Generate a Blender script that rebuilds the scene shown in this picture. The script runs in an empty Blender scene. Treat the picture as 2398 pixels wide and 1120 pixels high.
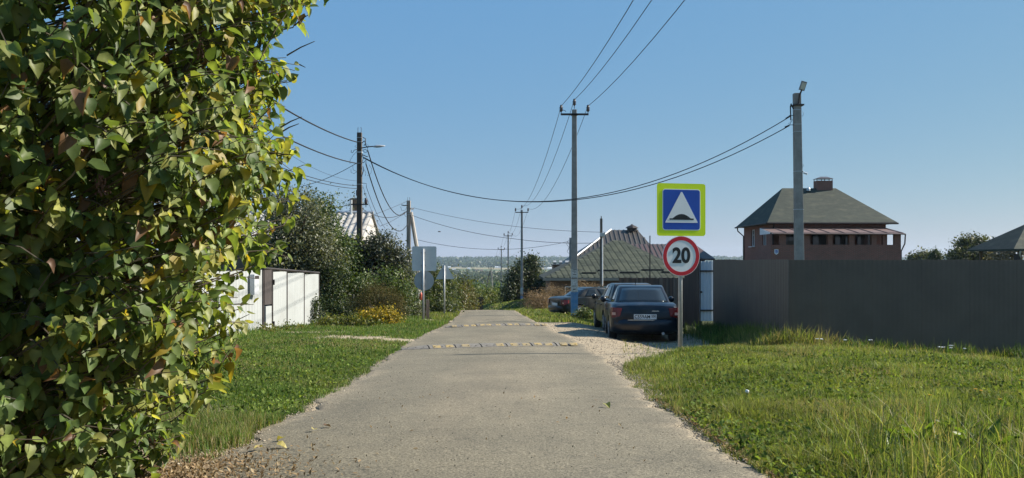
import bpy, bmesh, math, random
import numpy as np
from mathutils import Vector, Matrix

random.seed(7)
rng = np.random.default_rng(11)
R = math.radians
SC = bpy.context.scene
COL = SC.collection

# ------------------------------------------------------------------ camera, sky, sun, exposure
F = 2000.0            # focal length in photograph pixels (photo is 2398 wide)
HOR = 607.0           # photograph row of the level line
CAMZ = 1.4
cam_d = bpy.data.cameras.new('camera')
cam_d.sensor_width = 36.0
cam_d.lens = F / 2398.0 * 36.0
cam_d.shift_y = (HOR - 560.0) / 2398.0
cam_d.clip_start = 0.1
cam_d.clip_end = 30000
cam = bpy.data.objects.new('camera', cam_d)
cam.location = (0, 0, CAMZ)
cam.rotation_euler = (R(90), 0, 0)
COL.objects.link(cam)
SC.camera = cam

SUN_EL, SUN_AZ = 36.0, 79.0          # azimuth clockwise from the view direction (+Y)
wd = bpy.data.worlds.new('World')
SC.world = wd
wd.use_nodes = True
wn = wd.node_tree
bg = wn.nodes['Background']
sky = wn.nodes.new('ShaderNodeTexSky')
sky.sky_type = 'NISHITA'
sky.sun_disc = False
sky.sun_elevation = R(SUN_EL)
sky.sun_rotation = R(SUN_AZ)
sky.altitude = 150
sky.air_density = 1.0
sky.dust_density = 0.05
sky.ozone_density = 2.5
# the camera's tone curve is much flatter than the physical sky: the same grade for every direction
gm = wn.nodes.new('ShaderNodeMixRGB'); gm.blend_type = 'MULTIPLY'; gm.inputs['Fac'].default_value = 1
gm.inputs['Color2'].default_value = (.245, .165, .012, 1)
ga = wn.nodes.new('ShaderNodeMixRGB'); ga.blend_type = 'ADD'; ga.inputs['Fac'].default_value = 1
ga.inputs['Color2'].default_value = (.36, 1.24, 2.88, 1)
wn.links.new(sky.outputs[0], gm.inputs['Color1'])
wn.links.new(gm.outputs[0], ga.inputs['Color1'])
wn.links.new(ga.outputs[0], bg.inputs[0])
bg.inputs[1].default_value = 0.1
sl = bpy.data.lights.new('sun', 'SUN')
sl.energy = 4.5
sl.angle = R(0.53)
sl.color = (1.0, 0.92, 0.80)
so = bpy.data.objects.new('sun', sl)
sdir = Vector((math.sin(R(SUN_AZ)) * math.cos(R(SUN_EL)), math.cos(R(SUN_AZ)) * math.cos(R(SUN_EL)), math.sin(R(SUN_EL))))
so.rotation_euler = sdir.to_track_quat('Z', 'Y').to_euler()
so.location = sdir * 60
COL.objects.link(so)
SC.view_settings.view_transform = 'Standard'
SC.view_settings.look = 'None'
SC.view_settings.exposure = 1.1
SC.view_settings.gamma = 1.0
SC.cycles.max_bounces = 6
SC.cycles.transparent_max_bounces = 8
SC.cycles.volume_bounces = 0

# ------------------------------------------------------------------ small helpers
def at(px, py, D):
    """the point at depth D that the photograph shows at (px, py)"""
    return Vector(((px - 1199.0) / F * D, D, CAMZ + (HOR - py) / F * D))

def X(px, D):
    return (px - 1199.0) / F * D

def Z(py, D):
    return CAMZ + (HOR - py) / F * D

def smooth(a, b, x):
    t = np.clip((np.asarray(x, float) - a) / (b - a), 0, 1)
    return t * t * (3 - 2 * t)

def _hash(ix, iy, seed):
    h = (ix.astype(np.int64) * 374761393 + iy.astype(np.int64) * 668265263 + seed * 1442695041) & 0x7fffffff
    h = (h ^ (h >> 13)) * 1274126177 & 0x7fffffff
    h = h ^ (h >> 16)
    return (h & 0xffff) / 65535.0

def vnoise(x, y, s=1.0, seed=0):
    x = np.asarray(x, float) * s
    y = np.asarray(y, float) * s
    ix, iy = np.floor(x), np.floor(y)
    fx, fy = x - ix, y - iy
    fx = fx * fx * (3 - 2 * fx)
    fy = fy * fy * (3 - 2 * fy)
    a = _hash(ix, iy, seed); b = _hash(ix + 1, iy, seed)
    c = _hash(ix, iy + 1, seed); d = _hash(ix + 1, iy + 1, seed)
    return (a * (1 - fx) + b * fx) * (1 - fy) + (c * (1 - fx) + d * fx) * fy

def fbm(x, y, s=1.0, seed=0):
    return 0.55 * vnoise(x, y, s, seed) + 0.3 * vnoise(x, y, s * 2.1, seed + 5) + 0.15 * vnoise(x, y, s * 4.3, seed + 9)

# terrain profile along the view
_PY = np.array([-600, -60, 0, 30, 44, 52, 60, 76, 116, 156, 200, 300, 600, 1000, 1500, 2500, 3300, 4300, 5000, 7000], float)
_PZ = np.array([12, 2.4, .28, -.77, -1.26, -1.75, -2.4, -3.7, -6.4, -9, -12, -17.5, -24, -29, -32, -32, -28, -5, -3.5, -8], float)
# edges of the asphalt, measured along the road
_LY = np.array([1120, 1060, 1010, 960, 900, 880, 850, 820, 800, 780, 768, 755, 740, 728], float)
_LX = np.array([415, 530, 615, 715, 815, 850, 885, 930, 965, 1000, 1030, 1052, 1070, 1078], float)
_RY = np.array([1120, 1060, 1000, 940, 900, 860, 830, 812, 790, 768, 755, 740, 728], float)
_RX = np.array([1800, 1700, 1620, 1530, 1480, 1442, 1400, 1368, 1330, 1285, 1258, 1228, 1208], float)
def _edge(py, px):
    D = 2240.0 / (py - 677.0)
    return D, (px - 1199.0) / F * D
_lD, _lX = _edge(_LY, _LX)
_rD, _rX = _edge(_RY, _RX)
_lD = np.concatenate([[-40, 0], _lD, [60, 76, 116, 160]]); _lX = np.concatenate([[-1.9, -1.9], _lX, [-4.4, -7.3, -16, -28]])
_rD = np.concatenate([[-40, 0], _rD, [60, 76, 116, 160]]); _rX = np.concatenate([[1.5, 1.5], _rX, [-1.0, -3.8, -12.4, -24]])
def road_l(y): return np.interp(y, _lD, _lX)
def road_r(y): return np.interp(y, _rD, _rX)

def gz(x, y):
    x = np.asarray(x, float); y = np.asarray(y, float)
    z = np.interp(y, _PY, _PZ)
    # banks either side of the road beyond the crest
    w = smooth(42, 66, y) * (1 - smooth(130, 240, y))
    z = z + w * 1.15 * smooth(0.3, 3.0, x - road_r(y))
    z = z + w * 0.9 * smooth(0.3, 3.0, road_l(y) - x)
    # the parking strip lies a little lower than the road
    z = z - 0.14 * smooth(1.9, 3.0, x) * (1 - smooth(7, 12, x)) * smooth(15.2, 18, y) * (1 - smooth(44, 52, y))
    # the right verge falls away towards the yard corner
    z = z - 0.34 * smooth(5.4, 11.2, x) * smooth(8, 14, y) * (1 - smooth(24, 40, y))
    # the verges
    near = (1 - smooth(30, 45, y))
    z = z + near * 0.07 * smooth(0.15, 1.3, x - road_r(y)) * (1 - smooth(13.5, 16, y))
    z = z + near * 0.05 * smooth(0.2, 1.2, road_l(y) - x)
    z = z + near * 0.05 * (fbm(x, y, 0.5, 3) - 0.5) * smooth(0.3, 1.5, np.maximum(x - road_r(y), road_l(y) - x))
    # rolling country far away
    z = z + smooth(250, 900, y) * (fbm(x, y, 0.0022, 21) - 0.5) * 7 * (1 - smooth(3600, 4200, y))
    z = z + smooth(3600, 4300, y) * (fbm(x, y, 0.0006, 33) - 0.5) * 14
    return z

def g1(x, y):
    return float(gz(np.array([x]), np.array([y]))[0])

def bare(x, y):
    """1 where the ground is sand, gravel or trodden earth instead of grass"""
    x = np.asarray(x, float); y = np.asarray(y, float)
    n = fbm(x, y, 1.3, 40)
    n2 = fbm(x, y, 3.1, 60)
    L, Rr = road_l(y), road_r(y)
    wob = (n2 - 0.5) * 0.55
    m = 1 - smooth(0.0, 0.10, np.maximum(L + .06 - x, x - Rr + .06) + wob * 0.45)
    # gravel parking strip
    nearline = 12.1 + np.maximum(x - 1.45, 0) * 1.75
    g = smooth(-0.25, 0.25, y - nearline + wob * 2) * (1 - smooth(27.6, 29.2, y + wob * 3)) * smooth(-0.3, 0.0, x - Rr) * (1 - smooth(4.5, 5.1, x + wob * 1.2))
    m = np.maximum(m, g)
    # trodden strips beyond the first pole
    for (yc, hw, x0, x1) in ((33.2, .55, 1.2, 2.7), (38.5, 1.0, .6, 3.0), (45, .9, .2, 2.0)):
        m = np.maximum(m, (1 - smooth(hw * .5, hw, np.abs(y - yc + wob * 1.4))) * smooth(x0 - .4, x0, x) * (1 - smooth(x1, x1 + .8, x)))
    # driveway on the left
    m = np.maximum(m, (1 - smooth(.35, .8, np.abs(y - 18.9 + (x + 3.2) * .25 + wob * 1.6))) * smooth(-4.6, -4.1, x) * (1 - smooth(-1.8, -1.5, x)) * smooth(.25, .5, n + .22))
    m = np.maximum(m, 0.85 * (1 - smooth(.25, .7, np.hypot((x + 5.0) * .5, y - 21.2) + wob)))
    # earth under and beside the lilac
    m = np.maximum(m, (1 - smooth(.6, 1.15, np.hypot((x + 2.15) / 1.0, (y - 4.9) / 1.15) + wob * .9)))
    m = np.maximum(m, (1 - smooth(1.3, 1.9, np.hypot(x + 3.1, y - 4.5) + wob)))
    m = np.maximum(m, .6 * (1 - smooth(.1, .35, np.hypot((x + 2.63) * .6, y - 7.75) + wob * .9)))
    # spoil by the far sign
    m = np.maximum(m, (1 - smooth(.3, .9, np.hypot((x + 2.6) * .7, (y - 29.5) * .5) + wob)))
    return np.clip(m, 0, 1)

# ------------------------------------------------------------------ materials
MATS = {}
def nd(nt, t, **k):
    n = nt.nodes.new(t)
    for a, v in k.items():
        setattr(n, a, v)
    return n

def mat(name, c1, c2=None, scale=4.0, rough=0.7, bump=0.0, bscale=None, metal=0.0, spec=0.4, stretch=(1, 1, 1), detail=5, contrast=(0.35, 0.65), coat=0.0, dirt=None):
    if name in MATS:
        return MATS[name]
    m = bpy.data.materials.new(name)
    m.use_nodes = True
    nt = m.node_tree
    b = nt.nodes['Principled BSDF']
    b.inputs['Roughness'].default_value = rough
    b.inputs['Metallic'].default_value = metal
    b.inputs['Specular IOR Level'].default_value = spec
    b.inputs['Coat Weight'].default_value = coat
    tc = nd(nt, 'ShaderNodeTexCoord')
    mp = nd(nt, 'ShaderNodeMapping')
    mp.inputs['Scale'].default_value = stretch
    nt.links.new(tc.outputs['Object'], mp.inputs['Vector'])
    if c2 is None:
        c2 = tuple(v * 0.8 for v in c1)
    nz = nd(nt, 'ShaderNodeTexNoise')
    nz.inputs['Scale'].default_value = scale
    nz.inputs['Detail'].default_value = detail
    nz.inputs['Roughness'].default_value = 0.65
    nt.links.new(mp.outputs[0], nz.inputs['Vector'])
    cr = nd(nt, 'ShaderNodeValToRGB')
    cr.color_ramp.elements[0].position = contrast[0]
    cr.color_ramp.elements[1].position = contrast[1]
    cr.color_ramp.elements[0].color = (*c1, 1)
    cr.color_ramp.elements[1].color = (*c2, 1)
    nt.links.new(nz.outputs['Fac'], cr.inputs['Fac'])
    out = cr.outputs['Color']
    if dirt:
        n2 = nd(nt, 'ShaderNodeTexNoise')
        n2.inputs['Scale'].default_value = dirt[1]
        n2.inputs['Detail'].default_value = 6
        nt.links.new(mp.outputs[0], n2.inputs['Vector'])
        r2 = nd(nt, 'ShaderNodeMapRange')
        r2.inputs['From Min'].default_value = 0.5
        r2.inputs['From Max'].default_value = 0.75
        r2.inputs['To Max'].default_value = dirt[2]
        nt.links.new(n2.outputs['Fac'], r2.inputs['Value'])
        mx = nd(nt, 'ShaderNodeMixRGB')
        mx.inputs['Color2'].default_value = (*dirt[0], 1)
        nt.links.new(r2.outputs[0], mx.inputs['Fac'])
        nt.links.new(out, mx.inputs['Color1'])
        out = mx.outputs[0]
    nt.links.new(out, b.inputs['Base Color'])
    if bump > 0:
        n3 = nd(nt, 'ShaderNodeTexNoise')
        n3.inputs['Scale'].default_value = bscale or scale * 6
        n3.inputs['Detail'].default_value = 4
        nt.links.new(mp.outputs[0], n3.inputs['Vector'])
        bp = nd(nt, 'ShaderNodeBump')
        bp.inputs['Strength'].default_value = bump
        bp.inputs['Distance'].default_value = 0.02
        nt.links.new(n3.outputs['Fac'], bp.inputs['Height'])
        nt.links.new(bp.outputs[0], b.inputs['Normal'])
    MATS[name] = m
    return m

def leaf_mat(name, trans=0.4, rough=0.45, gloss=0.35, tint=(1.0, 1.0, 1.0), color=None, ttint=(1.5, 1.45, 0.6)):
    """two-sided foliage; its colour comes from the mesh's own Col attribute (or one colour)"""
    m = bpy.data.materials.new(name)
    m.use_nodes = True
    nt = m.node_tree
    b = nt.nodes['Principled BSDF']
    b.inputs['Roughness'].default_value = rough
    b.inputs['Specular IOR Level'].default_value = gloss
    if color is None:
        a = nd(nt, 'ShaderNodeAttribute', attribute_name='Col')
        src = a.outputs['Color']
    else:
        tc = nd(nt, 'ShaderNodeTexCoord')
        nz = nd(nt, 'ShaderNodeTexNoise')
        nz.inputs['Scale'].default_value = 9
        nt.links.new(tc.outputs['Object'], nz.inputs['Vector'])
        cr = nd(nt, 'ShaderNodeValToRGB')
        cr.color_ramp.elements[0].color = (*[c * .75 for c in color], 1)
        cr.color_ramp.elements[1].color = (*[c * 1.2 for c in color], 1)
        nt.links.new(nz.outputs['Fac'], cr.inputs['Fac'])
        src = cr.outputs['Color']
    mx = nd(nt, 'ShaderNodeMixRGB', blend_type='MULTIPLY')
    mx.inputs['Fac'].default_value = 1
    mx.inputs['Color2'].default_value = (*tint, 1)
    nt.links.new(src, mx.inputs['Color1'])
    nt.links.new(mx.outputs[0], b.inputs['Base Color'])
    t = nd(nt, 'ShaderNodeBsdfTranslucent')
    mt = nd(nt, 'ShaderNodeMixRGB', blend_type='MULTIPLY')
    mt.inputs['Fac'].default_value = 1
    mt.inputs['Color2'].default_value = (*ttint, 1)
    nt.links.new(mx.outputs[0], mt.inputs['Color1'])
    nt.links.new(mt.outputs[0], t.inputs['Color'])
    ms = nd(nt, 'ShaderNodeMixShader')
    ms.inputs[0].default_value = trans
    nt.links.new(b.outputs[0], ms.inputs[1])
    nt.links.new(t.outputs[0], ms.inputs[2])
    nt.links.new(ms.outputs[0], nt.nodes['Material Output'].inputs['Surface'])
    MATS[name] = m
    return m

def glass_mat(name, tint=(0.02, 0.025, 0.03), rough=0.06):
    m = bpy.data.materials.new(name)
    m.use_nodes = True
    b = m.node_tree.nodes['Principled BSDF']
    b.inputs['Base Color'].default_value = (*tint, 1)
    b.inputs['Roughness'].default_value = rough
    b.inputs['Specular IOR Level'].default_value = 0.6
    MATS[name] = m
    return m

def brick_mat(name, c1, c2, mortar, sx=1.0):
    m = bpy.data.materials.new(name)
    m.use_nodes = True
    nt = m.node_tree
    b = nt.nodes['Principled BSDF']
    b.inputs['Roughness'].default_value = 0.85
    g = nd(nt, 'ShaderNodeNewGeometry')
    tc = nd(nt, 'ShaderNodeTexCoord')
    sp = nd(nt, 'ShaderNodeSeparateXYZ')
    nt.links.new(tc.outputs['Object'], sp.inputs[0])
    ad = nd(nt, 'ShaderNodeMath', operation='ADD')
    nt.links.new(sp.outputs[0], ad.inputs[0])
    nt.links.new(sp.outputs[1], ad.inputs[1])
    cb = nd(nt, 'ShaderNodeCombineXYZ')
    nt.links.new(ad.outputs[0], cb.inputs[0])
    nt.links.new(sp.outputs[2], cb.inputs[1])
    bt = nd(nt, 'ShaderNodeTexBrick')
    bt.inputs['Scale'].default_value = 1.0
    bt.inputs['Brick Width'].default_value = 0.26
    bt.inputs['Row Height'].default_value = 0.077
    bt.inputs['Mortar Size'].default_value = 0.010
    bt.inputs['Color1'].default_value = (*c1, 1)
    bt.inputs['Color2'].default_value = (*c2, 1)
    bt.inputs['Mortar'].default_value = (*mortar, 1)
    nt.links.new(cb.outputs[0], bt.inputs['Vector'])
    nz = nd(nt, 'ShaderNodeTexNoise')
    nz.inputs['Scale'].default_value = 1.3
    nz.inputs['Detail'].default_value = 6
    nt.links.new(tc.outputs['Object'], nz.inputs['Vector'])
    mx = nd(nt, 'ShaderNodeMixRGB', blend_type='MULTIPLY')
    mx.inputs['Fac'].default_value = 0.5
    nt.links.new(bt.outputs['Color'], mx.inputs['Color1'])
    cr = nd(nt, 'ShaderNodeValToRGB')
    cr.color_ramp.elements[0].color = (.45, .42, .4, 1)
    cr.color_ramp.elements[1].color = (1.2, 1.2, 1.2, 1)
    nt.links.new(nz.outputs['Fac'], cr.inputs['Fac'])
    nt.links.new(cr.outputs[0], mx.inputs['Color2'])
    nt.links.new(mx.outputs[0], b.inputs['Base Color'])
    bp = nd(nt, 'ShaderNodeBump')
    bp.inputs['Strength'].default_value = 0.5
    bp.inputs['Distance'].default_value = 0.01
    nt.links.new(bt.outputs['Fac'], bp.inputs['Height'])
    bp.invert = True
    nt.links.new(bp.outputs[0], b.inputs['Normal'])
    MATS[name] = m
    return m

# ------------------------------------------------------------------ objects
def tag(o, label=None, cat=None, group=None, kind=None):
    if label: o['label'] = label
    if cat: o['category'] = cat
    if group: o['group'] = group
    if kind: o['kind'] = kind
    return o

def empty(name, loc, rz=0.0, label=None, cat=None, group=None):
    o = bpy.data.objects.new(name, None)
    o.empty_display_size = 0.2
    o.location = loc
    o.rotation_euler = (0, 0, rz)
    COL.objects.link(o)
    return tag(o, label, cat, group)

def link(name, me, m=None, parent=None, loc=None):
    o = bpy.data.objects.new(name, me)
    if m is not None and len(me.materials) == 0:
        me.materials.append(m)
    COL.objects.link(o)
    if parent is not None:
        o.parent = parent
    if loc is not None:
        o.location = loc
    return o

class G:
    """collects shapes into one mesh"""
    def __init__(s):
        s.v = []; s.f = []
    def add(s, vs, fs):
        n = len(s.v)
        s.v.extend([tuple(v) for v in vs])
        s.f.extend([tuple(i + n for i in f) for f in fs])
        return s
    def box(s, c, d, rz=0.0, taper=1.0, rx=0.0):
        hx, hy, hz = d[0] / 2, d[1] / 2, d[2] / 2
        vs = []
        for z, t in ((-hz, 1.0), (hz, taper)):
            for x, y in ((-hx, -hy), (hx, -hy), (hx, hy), (-hx, hy)):
                vs.append(Vector((x * t, y * t, z)))
        M = Matrix.Rotation(rz, 3, 'Z') @ Matrix.Rotation(rx, 3, 'X')
        vs = [M @ v + Vector(c) for v in vs]
        return s.add(vs, [(3, 2, 1, 0), (4, 5, 6, 7), (0, 1, 5, 4), (1, 2, 6, 5), (2, 3, 7, 6), (3, 0, 4, 7)])
    def tube(s, pts, r, n=6, r2=None, cap=True):
        pts = [Vector(p) for p in pts]
        m = len(pts)
        rs = r if isinstance(r, (list, tuple)) else [r + ((r2 if r2 is not None else r) - r) * i / max(m - 1, 1) for i in range(m)]
        vs = []
        up = Vector((0, 0, 1))
        prev = None
        for i, p in enumerate(pts):
            t = (pts[min(i + 1, m - 1)] - pts[max(i - 1, 0)])
            if t.length < 1e-9: t = Vector((0, 0, 1))
            t.normalize()
            if prev is None:
                a = t.cross(up if abs(t.z) < .95 else Vector((1, 0, 0))).normalized()
            else:
                a = (prev - t * prev.dot(t)).normalized()
            prev = a
            b = t.cross(a)
            for k in range(n):
                an = 2 * math.pi * k / n
                vs.append(p + (a * math.cos(an) + b * math.sin(an)) * rs[i])
        fs = []
        for i in range(m - 1):
            for k in range(n):
                k2 = (k + 1) % n
                fs.append((i * n + k, i * n + k2, (i + 1) * n + k2, (i + 1) * n + k))
        if cap:
            fs.append(tuple(range(n - 1, -1, -1)))
            fs.append(tuple((m - 1) * n + k for k in range(n)))
        return s.add(vs, fs)
    def lathe(s, prof, c=(0, 0, 0), n=16, axis='z', M=None):
        vs = []; fs = []
        for r, h in prof:
            for k in range(n):
                a = 2 * math.pi * k / n
                p = Vector((r * math.cos(a), r * math.sin(a), h))
                if axis == 'x': p = Vector((p.z, p.x, p.y))
                if axis == 'y': p = Vector((p.x, p.z, -p.y)) if False else Vector((p.y, p.z, p.x))
                if M is not None: p = M @ p
                vs.append(p + Vector(c))
        m = len(prof)
        for i in range(m - 1):
            for k in range(n):
                k2 = (k + 1) % n
                fs.append((i * n + k, i * n + k2, (i + 1) * n + k2, (i + 1) * n + k))
        fs.append(tuple(range(n - 1, -1, -1)))
        fs.append(tuple((m - 1) * n + k for k in range(n)))
        return s.add(vs, fs)
    def poly(s, pts, thick, nrm=None):
        """a flat polygon given a thickness along its normal (backwards)"""
        pts = [Vector(p) for p in pts]
        if nrm is None:
            nrm = (pts[1] - pts[0]).cross(pts[2] - pts[0]).normalized()
        nrm = Vector(nrm)
        n = len(pts)
        vs = pts + [p - nrm * thick for p in pts]
        fs = [tuple(range(n)), tuple(range(2 * n - 1, n - 1, -1))]
        for i in range(n):
            j = (i + 1) % n
            fs.append((i, i + n, j + n, j))
        return s.add(vs, fs)
    def build(s, name, m, parent=None, smooth=False, world=True, bevel=0.0):
        me = bpy.data.meshes.new(name)
        v = s.v
        if parent is not None and world:
            # world coordinates are brought into the frame of an unrotated parent
            off = Vector((0, 0, 0)); p = parent
            while p is not None:
                off = off + p.location; p = p.parent
            v = [(a[0] - off.x, a[1] - off.y, a[2] - off.z) for a in v]
        me.from_pydata(v, [], s.f)
        if bevel > 0:
            bm = bmesh.new(); bm.from_mesh(me)
            bmesh.ops.recalc_face_normals(bm, faces=bm.faces)
            bmesh.ops.bevel(bm, geom=[e for e in bm.edges if len(e.link_faces) == 2 and e.calc_face_angle(0) > .5], offset=bevel, segments=2, affect='EDGES', profile=.6)
            bm.to_mesh(me); bm.free()
        else:
            bm = bmesh.new(); bm.from_mesh(me)
            bmesh.ops.recalc_face_normals(bm, faces=bm.faces)
            bm.to_mesh(me); bm.free()
        if smooth:
            me.polygons.foreach_set('use_smooth', [True] * len(me.polygons))
        me.update()
        return link(name, me, m, parent)

def np_mesh(name, verts, faces_flat, nper, m, parent=None, col=None, smooth=False, kind=None):
    """fast mesh; faces_flat: flat vertex indices, nper: vertices per face (array)"""
    me = bpy.data.meshes.new(name)
    verts = np.asarray(verts, np.float32).reshape(-1, 3)
    if parent is not None:
        off = np.zeros(3); p = parent
        while p is not None:
            off += np.array(p.location); p = p.parent
        verts = verts - off.astype(np.float32)
    me.vertices.add(len(verts))
    me.vertices.foreach_set('co', verts.ravel())
    me.loops.add(len(faces_flat))
    me.loops.foreach_set('vertex_index', np.asarray(faces_flat, np.int32))
    nper = np.asarray(nper, np.int32)
    me.polygons.add(len(nper))
    st = np.concatenate([[0], np.cumsum(nper)[:-1]]).astype(np.int32)
    me.polygons.foreach_set('loop_start', st)
    me.polygons.foreach_set('loop_total', nper)
    if smooth:
        me.polygons.foreach_set('use_smooth', np.ones(len(nper), bool))
    me.update(calc_edges=True)
    if col is not None:
        a = me.color_attributes.new('Col', 'FLOAT_COLOR', 'POINT')
        c4 = np.ones((len(verts), 4), np.float32)
        c4[:, :3] = col
        a.data.foreach_set('color', c4.ravel())
    me.validate()
    o = link(name, me, m, parent)
    if kind: o['kind'] = kind
    return o

def copy_part(o, parent, loc=None, rot=None):
    c = o.copy()
    COL.objects.link(c)
    c.parent = parent
    if loc is not None: c.location = loc
    if rot is not None: c.rotation_euler = rot
    return c

def copy_tree(o, parent=None):
    c = o.copy()
    COL.objects.link(c)
    c.parent = parent
    for ch in list(o.children):
        copy_tree(ch, c)
    return c

# ================================================================== THE SETTING
# ------------------------------------------------------------------ ground
def axis(lo, hi, step, far_lo, far_hi, gr=1.16):
    a = list(np.arange(lo, hi + 1e-6, step))
    s = step; x = hi
    while x < far_hi:
        s *= gr; x += s; a.append(min(x, far_hi))
    s = step; x = lo; pre = []
    while x > far_lo:
        s *= gr; x -= s; pre.append(max(x, far_lo))
    return np.array(pre[::-1] + a)

gx = axis(-8.5, 10.0, 0.11, -4200, 4600)
gy = np.concatenate([axis(3.5, 34.0, 0.11, -290, 34.0)[:-1], np.arange(34, 80, .4), axis(80, 130, 1.0, 80, 4960, 1.035)])
GX, GY = np.meshgrid(gx, gy)
GZ = gz(GX, GY)
# ground drops slightly under the asphalt so that the road sheet always lies above it
onroad = (GX > road_l(GY) + .12) & (GX < road_r(GY) - .12) & (GY < 160)
GZ = GZ - 0.02 * onroad
B = bare(GX, GY)
n1 = fbm(GX, GY, .7, 71); n2 = fbm(GX, GY, 2.6, 72); n3 = vnoise(GX, GY, 9.0, 73)
soil = np.stack([.055 + .03 * n2, .062 + .03 * n2, .028 + .012 * n2], -1)
sand = np.stack([.37 + .14 * n2 * n3, .305 + .115 * n2 * n3, .215 + .085 * n2 * n3], -1)
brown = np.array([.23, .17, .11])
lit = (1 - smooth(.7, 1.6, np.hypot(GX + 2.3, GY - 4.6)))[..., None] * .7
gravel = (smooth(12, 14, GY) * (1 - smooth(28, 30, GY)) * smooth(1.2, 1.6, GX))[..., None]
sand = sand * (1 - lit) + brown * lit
sand = sand * (1 - gravel * .25 * (n3[..., None] > .6))
c = soil * (1 - B[..., None]) + sand * B[..., None]
# far country: fields, meadows and stubble
fld = fbm(GX * .35, GY, .0035, 90)
fieldc = np.where((fld > .52)[..., None], np.array([.30, .25, .15]), np.where((fld > .42)[..., None], np.array([.16, .17, .07]), np.array([.07, .10, .035])))
far = smooth(140, 260, GY)[..., None]
c = c * (1 - far) + fieldc * far
nx_, ny_ = len(gx), len(gy)
idx = np.arange(nx_ * ny_).reshape(ny_, nx_)
q = np.stack([idx[:-1, :-1], idx[:-1, 1:], idx[1:, 1:], idx[1:, :-1]], -1).reshape(-1, 4)

def ground_material():
    m = bpy.data.materials.new('ground_soil')
    m.use_nodes = True
    nt = m.node_tree
    b = nt.nodes['Principled BSDF']
    b.inputs['Roughness'].default_value = .95
    b.inputs['Specular IOR Level'].default_value = .15
    a = nd(nt, 'ShaderNodeAttribute', attribute_name='Col')
    tc = nd(nt, 'ShaderNodeTexCoord')
    nz = nd(nt, 'ShaderNodeTexNoise'); nz.inputs['Scale'].default_value = 28; nz.inputs['Detail'].default_value = 8
    nz.inputs['Roughness'].default_value = .75
    nt.links.new(tc.outputs['Object'], nz.inputs['Vector'])
    cr = nd(nt, 'ShaderNodeValToRGB')
    cr.color_ramp.elements[0].position = .32; cr.color_ramp.elements[0].color = (.55, .54, .52, 1)
    cr.color_ramp.elements[1].position = .68; cr.color_ramp.elements[1].color = (1.25, 1.25, 1.25, 1)
    nt.links.new(nz.outputs['Fac'], cr.inputs['Fac'])
    mx = nd(nt, 'ShaderNodeMixRGB', blend_type='MULTIPLY'); mx.inputs['Fac'].default_value = 1
    nt.links.new(a.outputs['Color'], mx.inputs['Color1']); nt.links.new(cr.outputs[0], mx.inputs['Color2'])
    nt.links.new(mx.outputs[0], b.inputs['Base Color'])
    bp = nd(nt, 'ShaderNodeBump'); bp.inputs['Strength'].default_value = .7; bp.inputs['Distance'].default_value = .03
    nt.links.new(nz.outputs['Fac'], bp.inputs['Height']); nt.links.new(bp.outputs[0], b.inputs['Normal'])
    return m
ground = np_mesh('ground', np.stack([GX, GY, GZ], -1).reshape(-1, 3), q.ravel(), np.full(len(q), 4), ground_material(), col=c.reshape(-1, 3), smooth=True)
tag(ground, kind='structure')

# ------------------------------------------------------------------ road
def asphalt():
    m = bpy.data.materials.new('asphalt')
    m.use_nodes = True
    nt = m.node_tree
    b = nt.nodes['Principled BSDF']
    b.inputs['Roughness'].default_value = .88
    b.inputs['Specular IOR Level'].default_value = .25
    a = nd(nt, 'ShaderNodeAttribute', attribute_name='Col')
    tc = nd(nt, 'ShaderNodeTexCoord')
    def noise(scale, det, lo, hi, c0, c1, rough=.6):
        nz = nd(nt, 'ShaderNodeTexNoise'); nz.inputs['Scale'].default_value = scale; nz.inputs['Detail'].default_value = det
        nz.inputs['Roughness'].default_value = rough
        nt.links.new(tc.outputs['Object'], nz.inputs['Vector'])
        cr = nd(nt, 'ShaderNodeValToRGB')
        cr.color_ramp.elements[0].position = lo; cr.color_ramp.elements[0].color = (c0, c0, c0, 1)
        cr.color_ramp.elements[1].position = hi; cr.color_ramp.elements[1].color = (c1, c1 * .985, c1 * .96, 1)
        nt.links.new(nz.outputs['Fac'], cr.inputs['Fac'])
        return nz, cr
    agg, cagg = noise(60, 3, .40, .62, .50, 1.45, .85)
    _, cpat = noise(.9, 6, .35, .68, .84, 1.12)
    _, cfine = noise(7, 5, .3, .7, .88, 1.1)
    cur = a.outputs['Color']
    for cr in (cagg, cpat, cfine):
        mx = nd(nt, 'ShaderNodeMixRGB', blend_type='MULTIPLY'); mx.inputs['Fac'].default_value = 1
        nt.links.new(cur, mx.inputs['Color1']); nt.links.new(cr.outputs[0], mx.inputs['Color2'])
        cur = mx.outputs[0]
    nt.links.new(cur, b.inputs['Base Color'])
    bp = nd(nt, 'ShaderNodeBump'); bp.inputs['Strength'].default_value = .8; bp.inputs['Distance'].default_value = .008
    nt.links.new(agg.outputs['Fac'], bp.inputs['Height']); nt.links.new(bp.outputs[0], b.inputs['Normal'])
    return m
ry = np.concatenate([np.arange(-30, 3, 1.0), np.arange(3, 34, .07), np.arange(34, 160, .5)])
NC = 26
tt = np.concatenate([[0, .012, .03, .06], np.linspace(.1, .9, NC - 8), [.94, .97, .988, 1.0]])
jl = (fbm(ry, ry * 0, 1.7, 101) - .5) * .30 + (vnoise(ry, ry * 0, 7.0, 103) - .5) * .10
jr = (fbm(ry, ry * 0, 1.6, 105) - .5) * .26 + (vnoise(ry, ry * 0, 7.0, 107) - .5) * .10
el = road_l(ry) + jl; er = road_r(ry) + jr
RX = el[:, None] + (er - el)[:, None] * tt[None, :]
RY = np.repeat(ry[:, None], NC, 1)
RZ = gz(RX, RY) + 0.014
RZ[:, 0] -= .03; RZ[:, -1] -= .03
crown = .03 * (1 - (2 * tt - 1) ** 2)
RZ += crown[None, :]
wdt = (er - el)[:, None]
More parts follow.
